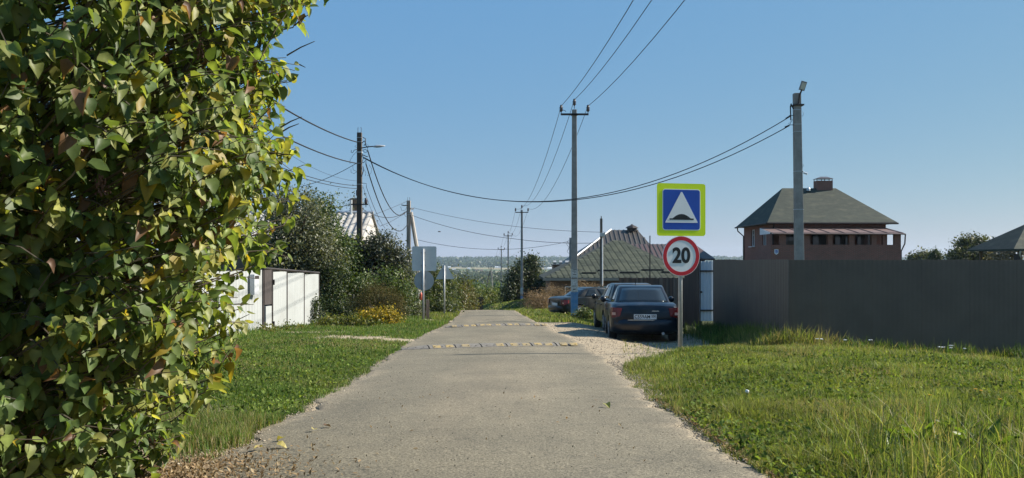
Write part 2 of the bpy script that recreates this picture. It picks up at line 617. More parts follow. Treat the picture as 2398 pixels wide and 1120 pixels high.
ed = np.minimum(tt[None, :], 1 - tt[None, :]) * wdt
dust = np.clip(1 - ed / (.06 + .36 * fbm(RX, RY, .9, 120)), 0, 1) ** 1.3
dust = np.clip(dust + .25 * smooth(.5, .75, fbm(RX, RY * .25, .8, 122)), 0, 1)[..., None]
ac = np.array([.172, .157, .118]) * (.93 + .14 * fbm(RX, RY * .3, .8, 125))[..., None]
wheel = np.exp(-((tt - .27) / .09) ** 2) + np.exp(-((tt - .73) / .09) ** 2)
ac = ac * (1 + .07 * wheel)[None, :, None]
dc = np.array([.31, .262, .19])
rc = ac * (1 - dust * .8) + dc * dust * .8
idx = np.arange(len(ry) * NC).reshape(-1, NC)
q = np.stack([idx[:-1, :-1], idx[:-1, 1:], idx[1:, 1:], idx[1:, :-1]], -1).reshape(-1, 4)
road = np_mesh('road', np.stack([RX, RY, RZ], -1).reshape(-1, 3), q.ravel(), np.full(len(q), 4), asphalt(), col=rc.reshape(-1, 3), smooth=True)
tag(road, kind='structure')

def road_z(x, y):
    L, Rr = float(road_l(y)), float(road_r(y))
    t = min(max((x - L) / (Rr - L), 0), 1)
    return g1(x, y) + .014 + .03 * (1 - (2 * t - 1) ** 2)

# ------------------------------------------------------------------ foliage builders
def rand_dirs(n):
    v = rng.normal(size=(n, 3))
    return v / np.linalg.norm(v, axis=1, keepdims=True)

def cards(centers, size, colors, nrm=None, aspect=.55, droop=0.0):
    """leaf-sized folded diamonds: 4 vertices, 2 triangles each"""
    n = len(centers)
    d = rand_dirs(n)
    d[:, 2] -= droop
    d /= np.linalg.norm(d, axis=1, keepdims=True)
    o = rand_dirs(n) if nrm is None else nrm + .6 * rand_dirs(n)
    w = np.cross(d, o); w /= (np.linalg.norm(w, axis=1, keepdims=True) + 1e-9)
    k = np.cross(w, d)
    s = (size * (.6 + .8 * rng.random(n)))[:, None]
    a = centers - d * s * .5
    b = centers + w * s * aspect * .5 + k * s * .12
    c_ = centers + d * s * .5
    e = centers - w * s * aspect * .5 + k * s * .12
    v = np.stack([a, b, c_, e], 1).reshape(-1, 3)
    i = np.arange(n)[:, None] * 4
    f = np.concatenate([i + 0, i + 1, i + 2, i + 0, i + 2, i + 3], 1).reshape(-1)
    return v, f, np.full(2 * n, 3), np.repeat(colors, 4, 0)

def crown_points(blobs, nclump, per, spread, seed=0, inner=.25):
    """clumps of leaves through the volume of several ellipsoids, denser towards the outside"""
    w = np.array([b[1][0] * b[1][1] * b[1][2] for b in blobs]) ** .7
    w = w / w.sum()
    k = rng.choice(len(blobs), nclump, p=w)
    d = rand_dirs(nclump)
    r = inner + (1 - inner) * rng.random(nclump) ** .45
    r = r * (.82 + .36 * vnoise(d[:, 0] * 3 + k * 7, d[:, 1] * 3 + d[:, 2] * 5, 1.0, seed))
    C = np.array([b[0] for b in blobs])[k]; S = np.array([b[1] for b in blobs])[k]
    cc = C + d * r[:, None] * S
    sp = spread * (.5 + rng.random(nclump))
    p = np.repeat(cc, per, 0) + rng.normal(size=(nclump * per, 3)) * np.repeat(sp, per)[:, None]
    out = np.repeat(d, per, 0)
    cv = np.repeat(rng.random(nclump), per)
    return p, out, cv

def palette(cv, cols, jitter=.2):
    cols = np.array(cols, float)
    n = len(cv)
    t = np.clip(cv + rng.normal(size=n) * .25, 0, .999) * (len(cols) - 1)
    i = np.floor(t).astype(int); f = (t - i)[:, None]
    c = cols[i] * (1 - f) + cols[np.minimum(i + 1, len(cols) - 1)] * f
    return c * (1 + jitter * rng.normal(size=n))[:, None].clip(.4, 1.8)

MAT_LEAF = leaf_mat('tree_leaf', trans=.34, rough=.45, gloss=.35)
MAT_DULL = leaf_mat('dry_leaf', trans=.3, rough=.7, gloss=.15, ttint=(1.2, 1.1, .8))
MAT_BARK = mat('bark', (.11, .085, .06), (.05, .04, .03), scale=9, rough=.95, bump=.6, stretch=(1, 1, .25))

def plant(name, label, cat, base, blobs, nclump, per, leaf, cols, group=None, trunk=.12, stems=1, spread=.25, seed=0, m=None, droop=.15, aspect=.55, inner=.25, trunk_name='trunk'):
    """a tree or bush: trunk or stems with limbs, and a crown of separate leaves"""
    root = empty(name, base, 0, label, cat, group)
    base = Vector(base)
    g = G()
    cs = [Vector(b[0]) for b in blobs]
    for s_ in range(stems):
        o = Vector((random.uniform(-.1, .1), random.uniform(-.1, .1), 0)) * (stems - 1)
        for ci, cpt in enumerate(cs):
            if stems > 1 and ci % stems != s_: continue
            mid = base + o + (cpt - base) * .45 + Vector((random.uniform(-.1, .1), random.uniform(-.1, .1), .1 * (cpt.z - base.z)))
            g.tube([base + o - Vector((0, 0, .15)), base + o + (mid - base - o) * .5 + Vector((0, 0, .08)), mid, cpt], [trunk, trunk * .8, trunk * .55, trunk * .22], 6)
            rad = Vector(blobs[ci][1])
            for k in range(7):
                dd = Vector(rand_dirs(1)[0]); dd.z = abs(dd.z) * .8
                e = cpt + Vector((dd.x * rad.x, dd.y * rad.y, dd.z * rad.z)) * .85
                g.tube([cpt * .6 + mid * .4, (cpt + e) * .5 + Vector((0, 0, .05)), e], [trunk * .3, trunk * .16, trunk * .05], 4)
    g.build(trunk_name, MAT_BARK, root)
    p, out, cv = crown_points(blobs, nclump, per, spread, seed, inner)
    ok = p[:, 2] > gz(p[:, 0], p[:, 1]) + .02
    p, out, cv = p[ok], out[ok], cv[ok]
    v, f, n, c_ = cards(p, np.full(len(p), leaf), palette(cv, cols), nrm=out * .8 + np.array([0, 0, .35]), droop=droop, aspect=aspect)
    np_mesh('crown', v, f, n, m or MAT_LEAF, root, col=c_, kind='stuff')
    return root

GREEN_D = [(.024, .038, .015), (.042, .062, .022), (.075, .10, .034)]
GREEN_M = [(.04, .068, .02), (.07, .11, .03), (.12, .155, .042)]
GREEN_Y = [(.06, .09, .02), (.11, .13, .028), (.17, .16, .04)]
OLIVE = [(.05, .055, .022), (.09, .085, .032), (.14, .11, .04)]
DRY = [(.17, .12, .07), (.26, .19, .115), (.36, .27, .17)]
GREYG = [(.055, .068, .038), (.10, .115, .064), (.18, .185, .115)]

# ------------------------------------------------------------------ the far country
def far_wood(name, label, n, D0, D1, t0, t1, hh, ww, per, leaf, cols, seed, thr=.45, ns=.004):
    pts = []; cvs = []; outs = []
    while len(pts) < n:
        D = math.sqrt(random.uniform(D0 ** 2, D1 ** 2)); t = random.uniform(t0, t1)
        x = D * t
        if fbm(np.array([x]), np.array([D]), ns, seed)[0] < thr: continue
        pts.append((x, D))
    P = np.array(pts)
    h = hh * (.65 + .7 * rng.random(n)); w = ww * (.7 + .6 * rng.random(n))
    base = gz(P[:, 0], P[:, 1])
    d = rand_dirs(n * per)
    r = .55 + .45 * rng.random(n * per)
    k = np.repeat(np.arange(n), per)
    c_ = np.stack([P[k, 0] + d[:, 0] * r * w[k] * .5, P[k, 1] + d[:, 1] * r * w[k] * .5, base[k] + h[k] * .52 + d[:, 2] * r * h[k] * .5], -1)
    cv = np.repeat(rng.random(n), per)
    v, f, nn, cc = cards(c_, np.full(len(c_), leaf), palette(cv, cols, .15), nrm=d, aspect=.8)
    o = np_mesh(name, v, f, nn, MAT_LEAF, col=cc)
    tag(o, label, 'forest', kind='stuff')
far_wood('valley_trees', 'broadleaf trees filling the near valley below the road', 420, 230, 620, -.17, .16, 7.5, 8, 110, 1.3, GREEN_M, 5, .30, .01)
far_wood('village_trees', 'scattered tree belts among the far valley houses', 900, 700, 2300, -.28, .18, 10, 11, 34, 3.2, GREEN_D, 6, .50, .004)
far_wood('ridge_forest', 'dark forest along the ridge on the horizon', 6600, 3000, 4500, -.36, .66, 17, 26, 12, 11, GREEN_D, 7, .25, .0012)
far_wood('distant_wood', 'low wood far behind the dark fence at right', 500, 260, 700, .34, .66, 10, 9, 40, 2.0, GREEN_M, 8, .3, .01)

M_FARWALL = [mat('far_wall_white', (.75, .75, .73), rough=.8), mat('far_wall_cream', (.55, .50, .42), rough=.8), mat('far_wall_brick', (.34, .2, .15), rough=.8)]
M_FARROOF = [mat('far_roof_grey', (.42, .44, .47), rough=.5), mat('far_roof_brown', (.16, .09, .07), rough=.6), mat('far_roof_white', (.7, .72, .74), rough=.4)]
fh = [(1052, 620, 1900, 11, 0, 2), (1064, 632, 1500, 14, 0, 0), (1072, 637, 1350, 16, 0, 2), (1098, 629, 1700, 10, 0, 2), (1117, 633, 1500, 12, 1, 1), (1094, 637, 1380, 9, 1, 0), (1127, 634, 1480, 10, 2, 1),
      (1140, 637, 1360, 8, 2, 1), (1163, 619, 2000, 13, 0, 2), (1171, 620, 2000, 10, 0, 0), (1189, 634, 1500, 6, 0, 2), (1252, 630, 1600, 10, 1, 0), (1287, 629, 1700, 16, 0, 2), (1277, 629, 1650, 9, 1, 0), (1268, 628, 1750, 8, 0, 1), (1243, 619, 2100, 9, 0, 2)]
flab = ['small white house high on the valley side behind triangular sign', 'white gabled house above the triangular sign tip', 'long pale-roofed barn right of the triangular sign', 'white-roofed house between triangular sign and strutted pole',
        'cream house with brown roof left of strutted pole top', 'low cream house behind the long pale barn', 'brick house with brown roof nearest the strutted pole', 'brown-roofed brick house under the strutted pole crossarm',
        'white house on the far slope above strutted pole', 'grey-roofed white house beside the far-slope white house', 'tiny white shed just left of the tall dark bush', 'cream house with grey roof right of the tall bush',
        'long white house beside the green-roofed house', 'grey-roofed cream house next to the long white house', 'small brown-roofed white house in the right valley gap', 'white-roofed house high above the right valley gap']
for i, ((px, py, D, w, a, b_), lb) in enumerate(zip(fh, flab)):
    # stand the house where its sight line meets the valley floor
    for D in range(420, 2900, 20):
        p = at(px, py + 2.5, D)
        if g1(p.x, p.y) >= p.z: break
    zg = g1(p.x, p.y) - .3; p.z = zg + 3.4
    r = empty('far_house', (p.x, p.y, zg), 0, lb, 'house', 'houses in the far valley')
    w *= .85; d = w * .7; zt = p.z
    g = G().box((p.x, p.y, (zt + zg) / 2), (w, d, zt - zg)); g.build('wall', M_FARWALL[a], r)
    g = G(); e = .5; hr = w * .28
    A = [(p.x - w / 2 - e, p.y - d / 2 - e, zt), (p.x + w / 2 + e, p.y - d / 2 - e, zt), (p.x + w / 2 + e, p.y + d / 2 + e, zt), (p.x - w / 2 - e, p.y + d / 2 + e, zt), (p.x - w / 2 - e, p.y, zt + hr), (p.x + w / 2 + e, p.y, zt + hr)]
    g.add(A, [(0, 1, 5, 4), (2, 3, 4, 5), (1, 2, 5), (3, 0, 4), (3, 2, 1, 0)]); g.build('roof', M_FARROOF[b_], r)

# ------------------------------------------------------------------ haze
hz = G().box((200, 2350, 12), (9000, 5300, 110)).build('haze', None)
hm = bpy.data.materials.new('haze_air')
hm.use_nodes = True
hm.node_tree.nodes.clear()
ho = nd(hm.node_tree, 'ShaderNodeOutputMaterial')
hv = nd(hm.node_tree, 'ShaderNodeVolumePrincipled')
hv.inputs['Color'].default_value = (.62, .80, .97, 1)
hv.inputs['Density'].default_value = 0.00009
hv.inputs['Anisotropy'].default_value = 0.2
hm.node_tree.links.new(hv.outputs[0], ho.inputs['Volume'])
hz.data.materials.append(hm)
tag(hz, 'pale blue air haze over the valley', 'haze', kind='stuff')

# ================================================================== BUILDINGS
M_BRICK = brick_mat('red_brick', (.26, .09, .06), (.19, .075, .05), (.25, .19, .16))
M_BRICK2 = brick_mat('brown_brick', (.20, .10, .065), (.15, .08, .055), (.2, .17, .14))
M_SHING = mat('green_shingle_roof', (.046, .056, .042), (.032, .040, .031), scale=2.2, rough=.9, bump=.5, bscale=14, stretch=(1, 1, 3), dirt=((.085, .088, .06), 1.2, .7))
M_BROWNMETAL = mat('brown_sheet_metal', (.20, .135, .115), (.16, .105, .09), scale=1.2, rough=.45, spec=.5)
M_BROWNTILE = mat('brown_metal_tile', (.066, .055, .045), (.052, .044, .036), scale=2.0, rough=.5, spec=.5)
M_DARKTRIM = mat('dark_trim', (.035, .028, .026), rough=.6)
M_WHITE = mat('white_plastic', (.75, .77, .78), rough=.45)
M_GLASS = glass_mat('window_glass', (.05, .06, .07))
M_GALV = mat('galvanised_sheet', (.55, .58, .6), (.45, .48, .5), scale=6, rough=.45, metal=.3, spec=.5)
M_CONC = mat('concrete', (.34, .32, .29), (.25, .235, .215), scale=3.5, rough=.9, bump=.35, bscale=40, dirt=((.16, .15, .14), 2.0, .6))
M_WOODGREY = mat('weathered_wood', (.17, .14, .115), (.09, .075, .06), scale=5, rough=.95, bump=.5, bscale=30, stretch=(1, 1, .12))
M_SLATE = mat('asbestos_sheet', (.36, .35, .33), (.25, .24, .225), scale=3, rough=.9, dirt=((.14, .13, .11), 1.5, .6))

def hip(g, x0, x1, y0, y1, ze, xr0, xr1, yr, zr, th=.12):
    A = [(x0, y0, ze), (x1, y0, ze), (x1, y1, ze), (x0, y1, ze), (xr0, yr, zr), (xr1, yr, zr),
         (x0, y0, ze - th), (x1, y0, ze - th), (x1, y1, ze - th), (x0, y1, ze - th)]
    g.add(A, [(0, 1, 5, 4), (1, 2, 5), (2, 3, 4, 5), (3, 0, 4), (6, 7, 1, 0), (7, 8, 2, 1), (8, 9, 3, 2), (9, 6, 0, 3), (9, 8, 7, 6)])
    return g

# ---- two-storey brick house behind the dark fence
def brick_house():
    D0 = 65.0
    x0, x1 = X(1797, D0), X(2101, D0)
    y0, y1 = D0, 74.0
    ze = Z(520.5, D0)
    zg = min(g1(x0, D0), g1(x1, D0)) - .2
    r = empty('brick_house', (x0, y0, zg), 0, 'red brick house with green hip roof and veranda behind the dark fence', 'house')
    o = .55
    wx0, wx1, wy0, wy1 = x0 + o, X(2074, D0 + .5), y0 + .45, y1 - .4
    t = .3
    # walls as four slabs; the left wall is pierced by two windows
    g = G()
    g.box(((wx0 + wx1) / 2, wy0 + t / 2, (zg + ze) / 2), (wx1 - wx0, t, ze - zg - .05))
    g.box(((wx0 + wx1) / 2, wy1 - t / 2, (zg + ze) / 2), (wx1 - wx0, t, ze - zg - .05))
    g.box((wx1 - t / 2, (wy0 + wy1) / 2, (zg + ze) / 2), (t - .004, wy1 - wy0 - 2 * t, ze - zg - .05))
    wins = [(wy0 + 1.7, wy0 + 2.75), (wy0 + 4.9, wy0 + 5.95)]
    zb_, zt_ = 2.45, 3.85
    ys = [wy0 + t] + [a for w in wins for a in w] + [wy1 - t]
    for k in range(0, len(ys), 2):
        g.box((wx0 + t / 2, (ys[k] + ys[k + 1]) / 2, (zg + ze) / 2), (t - .004, ys[k + 1] - ys[k], ze - zg - .05))
    for a, b_ in wins:
        g.box((wx0 + t / 2, (a + b_) / 2, (zg + zb_) / 2), (t - .004, b_ - a, zb_ - zg))
        g.box((wx0 + t / 2, (a + b_) / 2, (zt_ + ze - .02) / 2), (t - .004, b_ - a, ze - .03 - zt_))
    g.build('wall', M_BRICK, r)
    for a, b_ in wins:
        w = G().box((wx0 + .16, (a + b_) / 2, (zb_ + zt_) / 2), (.02, b_ - a - .02, zt_ - zb_ - .02)).build('window', M_GLASS, r)
        f = G(); xx = wx0 + .13; h = .07
        f.box((xx, a + h / 2, (zb_ + zt_) / 2), (.05, h, zt_ - zb_)); f.box((xx, b_ - h / 2, (zb_ + zt_) / 2), (.05, h, zt_ - zb_))
        f.box((xx, (a + b_) / 2, zb_ + h / 2), (.05, b_ - a - 2 * h, h)); f.box((xx, (a + b_) / 2, zt_ - h / 2), (.05, b_ - a - 2 * h, h))
        f.box((xx - .004, (a + b_) / 2, (zb_ + zt_) / 2), (.05, .06, zt_ - zb_ - 2 * h)); f.box((xx, (a + b_) / 2, zt_ - .45), (.04, b_ - a - 2 * h, .05))
        fo = f.build('frame', M_WHITE, w)
        s_ = G().box((wx0 - .06, (a + b_) / 2, zb_ - .03), (.3, b_ - a + .16, .05)).build('sill', M_WHITE, w)
    # roof
    ym = (y0 + y1) / 2
    rf = hip(G(), x0, x1, y0, y1, ze, X(1832, ym), X(1957, ym), ym, Z(441, ym)).build('roof', M_SHING, r)
    ef = G()
    ef.tube([(x0 - .05, y0 - .08, ze - .08), (x1 + .05, y0 - .08, ze - .1)], .07, 8)
    ef.tube([(x0 - .08, y0 - .05, ze - .08), (x0 - .08, y1 + .05, ze - .1)], .07, 8)
    ef.build('gutter', M_DARKTRIM, rf)
    vt = G().lathe([(.16, 0), (.15, .16), (.1, .24), (.02, .26)], at(1893, 447, ym - .55), 10).build('roof_vent', M_GALV, rf)
    # chimney with an open metal hood
    cx0, cx1 = X(1910, ym), X(1947, ym)
    cz0, cz1 = Z(447, ym), Z(424, ym)
    ch = G().box(((cx0 + cx1) / 2, ym + .1, (cz0 + cz1) / 2), (cx1 - cx0, .8, cz1 - cz0)).build('chimney', M_BRICK, rf)
    g = G()
    for sx in (cx0 + .03, (cx0 + cx1) / 2, cx1 - .03):
        for sy in (-.34, .34):
            g.box((sx, ym + .1 + sy, cz1 + .09), (.05, .05, .18))
    e = .06
    g.add([(cx0 - e, ym - .36, cz1 + .16), (cx1 + e, ym - .36, cz1 + .16), (cx1 + e, ym + .56, cz1 + .16), (cx0 - e, ym + .56, cz1 + .16), (cx0 + .45, ym + .1, cz1 + .36), (cx1 - .35, ym + .1, cz1 + .36)],
          [(0, 1, 5, 4), (1, 2, 5), (2, 3, 4, 5), (3, 0, 4), (3, 2, 1, 0)])
    g.build('chimney_cap', mat('dark_cap', (.09, .09, .1), rough=.5), rf)
    # drain pipes
    for (pts) in ([(x0 + .02, y1 - .3, ze - .15), (x0 + .05, y1 - .3, ze - .4), (wx0 - .06, y1 - .5, ze - .85), (wx0 - .06, y1 - .5, zg)],
                  [(x0 + .5, y0 - .02, ze - .15), (wx0 - .02, wy0 - .1, ze - .6), (wx0 - .02, wy0 - .1, zg)]):
        G().tube(pts, .055, 8).build('drain_pipe', M_DARKTRIM, r)
    # veranda: brick parapet with pillars, lean-to roof
    DV = 62.4
    vx0, vx1 = X(1806, DV), X(2110, DV)
    zp, zo = Z(573.5, DV), Z(550.5, DV)
    zl = Z(547, DV); zw = ze - .42
    g = G()
    g.box(((vx0 + vx1) / 2, DV + .15, (zg + zp) / 2), (vx1 - vx0, .3, zp - zg))
    g.box((vx0 + .15, (DV + wy0) / 2 + .15, (zg + zp) / 2), (.296, wy0 - DV - .3, zp - zg - .003))
    g.box((vx1 - .15, (DV + wy0) / 2 + .15, (zg + zp) / 2), (.296, wy0 - DV - .3, zp - zg - .003))
    g.build('parapet', M_BRICK, r)
    ops = [(1807, 1827), (1841, 1864), (1897, 1939), (1950, 1989), (2001, 2042), (2053, 2068), (2078, 2095)]
    edges = [vx0] + [X(p, DV) for ab in ops for p in ab] + [vx1]
    for k in range(0, len(edges), 2):
        a, b_ = edges[k], edges[k + 1]
        if b_ - a < .05: continue
        G().box(((a + b_) / 2, DV + .15, (zp + zo) / 2 + .06), (b_ - a, .28, zo - zp + .12)).build('pillar', M_BRICK, r)
    G().box(((vx0 + vx1) / 2, DV + .16, zo + .13), (vx1 - vx0 - .01, .24, .1)).build('lintel', M_DARKTRIM, r)
    # standing-seam sheets of the lean-to roof, one by one
    nsh = 9
    ex0, ex1 = X(1809, DV), X(2112, DV)
    rv = empty('veranda_roof', (0, 0, 0)); rv.parent = r
    rv.location = (0, 0, 0)
    for k in range(nsh):
        a = ex0 + (ex1 - ex0) * k / nsh; b_ = ex0 + (ex1 - ex0) * (k + 1) / nsh - .03
        g = G().poly([(a, DV - .25, zl), (b_, DV - .25, zl), (b_, wy0 - .01, zw), (a, wy0 - .01, zw)], .03)
        g.poly([(b_ - .02, DV - .25, zl + .05), (b_ + .05, DV - .25, zl + .05), (b_ + .05, wy0 - .01, zw + .05), (b_ - .02, wy0 - .01, zw + .05)], .08)
        sh = g.build('roof_sheet', M_BROWNMETAL, r)
    bpy.data.objects.remove(rv)
    G().tube([(ex0, DV - .3, zl - .03), (ex1 + .1, DV - .3, zl - .05)], .055, 8).build('gutter', M_BROWNMETAL, r)
    G().tube([(ex1 + .12, DV - .3, zl - .05), (ex1 + .1, DV - .25, zl - .75), (vx1 + .06, DV + .1, zl - 1.3), (vx1 + .06, DV + .1, zg)], .05, 8).build('drain_pipe', M_DARKTRIM, r)
    # pale gable cheek of the lean-to
    G().poly([(ex0 - .02, DV - .2, zl - .02), (ex0 - .02, wy0 - .02, zl - .02), (ex0 - .02, wy0 - .02, zw - .02)], .03).build('gable_cheek', M_WHITE, r)
    # wall behind the veranda: dark doors and windows
    for px in (1845, 1918, 1970, 2022):
        xx = X(px, wy0)
        w = G().box((xx, wy0 - .01, (zp + zo) / 2 - .1), (1.0, .04, 1.3)).build('window', M_GLASS, r)
        f = G(); 
        for dx in (-.5, 0, .5): f.box((xx + dx, wy0 - .03, (zp + zo) / 2 - .1), (.06, .05, 1.3))
        f.build('frame', M_DARKTRIM, w)
    # house plate
    p = at(1818, 590, DV)
    pl = G().poly([(p.x - .15, DV - .012, p.z + .18), (p.x - .15, DV - .012, p.z - .1), (p.x, DV - .012, p.z - .22), (p.x + .15, DV - .012, p.z - .1), (p.x + .15, DV - .012, p.z + .18)], .012, (0, -1, 0)).build('house_plate', M_WHITE, r)
    G().poly([(p.x - .11, DV - .016, p.z + .12), (p.x - .11, DV - .016, p.z - .05), (p.x, DV - .016, p.z - .14), (p.x + .11, DV - .016, p.z - .05), (p.x + .11, DV - .016, p.z + .12)], .003, (0, -1, 0)).build('plate_print', mat('plate_blue', (.05, .12, .42), (.4, .45, .6), scale=14, contrast=(.45, .6)), pl)
brick_house()

# ---- house with the green shingle roof behind the parked cars
def shingles(parent, A, B_, C_, D_, w, h, m, keep):
    """tabs laid on the slope A-B (eave) to D-C (ridge); the largest ones are objects, the rest are one piece"""
    A, B_, C_, D_ = map(Vector, (A, B_, C_, D_))
    n = (B_ - A).cross(D_ - A).normalized()
    if n.z < 0: n = -n
    ux = (B_ - A).normalized(); vy = n.cross(ux).normalized()
    if vy.z < 0: vy = -vy
    Hh = (D_ - A).dot(vy); Lw = (B_ - A).length
    d0 = (D_ - A).dot(ux); c0 = (C_ - A).dot(ux)
    tabs = []
    r = 0
    while (r + 1) * h < Hh:
        t = (r + 1) * h / Hh
        lo = d0 * t; hi = Lw + (c0 - Lw) * t
        x = lo + (.5 * w if r % 2 else 0)
        while x + w < hi:
            tabs.append((x + w / 2, (r + .5) * h)); x += w
        r += 1
    # one shared tab: pointed hexagon-ended
    hw, hh = w * .47, h * .62
    me_pts = [(-hw, hh), (-hw, -hh * .3), (-hw * .5, -hh), (hw * .5, -hh), (hw, -hh * .3), (hw, hh)]
    M3 = Matrix((ux, vy, n)).transposed()
    vs = [M3 @ Vector((a, b_, .022 if b_ < 0 else .006)) for a, b_ in me_pts] + [M3 @ Vector((a, b_, 0.0)) for a, b_ in me_pts]
    fs = [(0, 1, 2, 3, 4, 5)] + [(i, i + 6, (i + 1) % 6 + 6, (i + 1) % 6) for i in range(6)]
    mes = []
    for mm in m:
        me = bpy.data.meshes.new('shingle'); me.from_pydata(vs, [], fs); me.materials.append(mm); me.update(); mes.append(me)
    off = Vector((0, 0, 0)); p = parent
    while p is not None:
        off += p.location; p = p.parent
    random.shuffle(tabs)
    rest = [G() for _ in m]
    for k, (a, b_) in enumerate(tabs):
        pos = A + ux * a + vy * b_ + n * .004
        i = min(int(vnoise(np.array([a * 1.3]), np.array([b_ * 3.0]), 1.0, 5)[0] * .8 * len(m) + random.random() * .35 * len(m)), len(m) - 1)
        if k < keep:
            o = link('shingle', mes[i], None, parent); o.location = pos - off
        else:
            rest[i].add([pos + Vector(v) for v in vs], fs)
    for i, g in enumerate(rest):
        if g.v:
            tag(g.build('shingle_rest', m[i], parent), kind='stuff')

M_TABS = [mat('shingle_tab_dark', (.042, .052, .038), (.034, .042, .032), scale=8, rough=.9), mat('shingle_tab', (.060, .072, .052), (.048, .058, .042), scale=8, rough=.9), mat('shingle_tab_pale', (.085, .095, .066), (.066, .076, .053), scale=8, rough=.9)]
def green_house():
    D0 = 56.0; D1 = 65.0; ym = 60.5
    x0, x1 = X(1272, D0), X(1640, D0)
    ze = Z(651, D0); zr = Z(563, ym)
    zg = g1(6, 58) - .3
    r = empty('shingled_house', (x0, D0, zg), 0, 'low brown brick house with green shingle hip roof behind the parked cars', 'house')
    g = G().box(((x0 + x1) / 2, (D0 + D1) / 2, (zg + ze) / 2 - .03), (x1 - x0 - 1.0, D1 - D0 - 1.0, ze - zg)); g.build('wall', M_BRICK2, r)
    rx0, rx1 = X(1436, ym), X(1458, ym)
    rf = hip(G(), x0, x1, D0, D1, ze, rx0, rx1, ym, zr, .16).build('roof', M_SHING, r)
    shingles(rf, (x0, D0, ze), (x1, D0, ze), (rx1, ym, zr), (rx0, ym, zr), .40, .165, M_TABS, 290)
    # eave board
    G().box(((x0 + x1) / 2, D0 - .02, ze - .1), (x1 - x0 + .04, .05, .17)).build('eave_board', mat('pale_eave', (.3, .27, .23), rough=.8), r)
    # snow guards, dark bars
    n = Vector((0, -(zr - ze), ym - D0)).normalized()
    for (pa, pb, py) in ((1394, 1452, 635), (1358, 1400, 641), (1446, 1503, 640), (1496, 1560, 634), (1545, 1585, 639)):
        def on(px, py):
            # intersect the view ray with the front slope
            d = Vector(((px - 1199) / F, 1, (HOR - py) / F)); o = Vector((0, 0, CAMZ)); q_ = Vector((x0, D0, ze))
            return o + d * ((q_ - o).dot(n) / d.dot(n))
        a, b_ = on(pa, py), on(pb, py)
        G().box((a + b_) / 2 + n * .06, ((b_ - a).length * .82, .05, .09)).build('snow_guard', M_DARKTRIM, rf)
    # pale roof hatches at the left
    for px in (1299, 1313, 1327):
        p = at(px, 634, 57.6); zz = ze + (p.y - D0) * (zr - ze) / (ym - D0)
        G().box((p.x, p.y, zz + .1), (.2, .26, .14), rx=.45).build('roof_hatch', mat('hatch_grey', (.34, .36, .38), rough=.5), rf)
    # windows and a door
    for px, w in ((1340, .9), (1420, 1.1)):
        wn_ = G().box((X(px, D0 + .5), D0 + .48, ze - 1.1), (w, .06, 1.0)).build('window', M_GLASS, r)
        f = G(); xx = X(px, D0 + .5)
        for dx in (-w / 2, 0, w / 2): f.box((xx + dx, D0 + .44, ze - 1.1), (.07, .05, 1.0))
        for dz in (-.5, .5): f.box((xx, D0 + .438, ze - 1.1 + dz), (w + .07, .05, .07))
        f.build('frame', M_WHITE, wn_)
    # brick annexe with a flat parapet at its left end
    a0, a1 = X(1297, 66), X(1345, 66)
    r2 = empty('brick_annexe', (a0, 66, zg), 0, 'small brick outbuilding with reddish top behind the green roof end', 'outbuilding')
    G().box(((a0 + a1) / 2, 67.5, (zg + Z(622, 66)) / 2), (a1 - a0, 3, Z(622, 66) - zg)).build('wall', M_BRICK2, r2)
    G().box(((a0 + a1) / 2, 67.5, Z(622, 66) + .04), (a1 - a0 + .2, 3.2, .08)).build('roof', M_BROWNTILE, r2)
green_house()

def corrugated_sheet(g, P, U, V, w, h, period, depth, n, thick=.006):
    """one sheet of trapezoid metal: P lower left corner, U across, V up, n outward"""
    P, U, V, n = Vector(P), Vector(U), Vector(V), Vector(n)
    pts = []
    x = 0.0
    k = 0
    pat = (0, 1, 1, 0)
    st = (.30, .2, .30, .2)
    i = 0
    while x < w - 1e-4:
        pts.append((x, pat[i % 4] * depth)); x += st[i % 4] * period; i += 1
    pts.append((w, pat[i % 4] * depth))
    vs = []; m = len(pts)
    for off in (0, -thick):
        for t in (0, h):
            for a, d in pts:
                vs.append(P + U * a + V * t + n * (d + off))
    fs = []
    for j in range(m - 1):
        fs.append((j, j + 1, m + j + 1, m + j))
        fs.append((2 * m + j + 1, 2 * m + j, 3 * m + j, 3 * m + j + 1))
        fs.append((j + 1, j, 2 * m + j, 2 * m + j + 1)); fs.append((m + j, m + j + 1, 3 * m + j + 1, 3 * m + j))
    fs.append((0, m, 3 * m, 2 * m)); fs.append((m - 1, 2 * m - 1 + m * 2 - m * 2 + 0 if False else 3 * m - 1, 4 * m - 1, 2 * m - 1))
    return g.add(vs, fs)

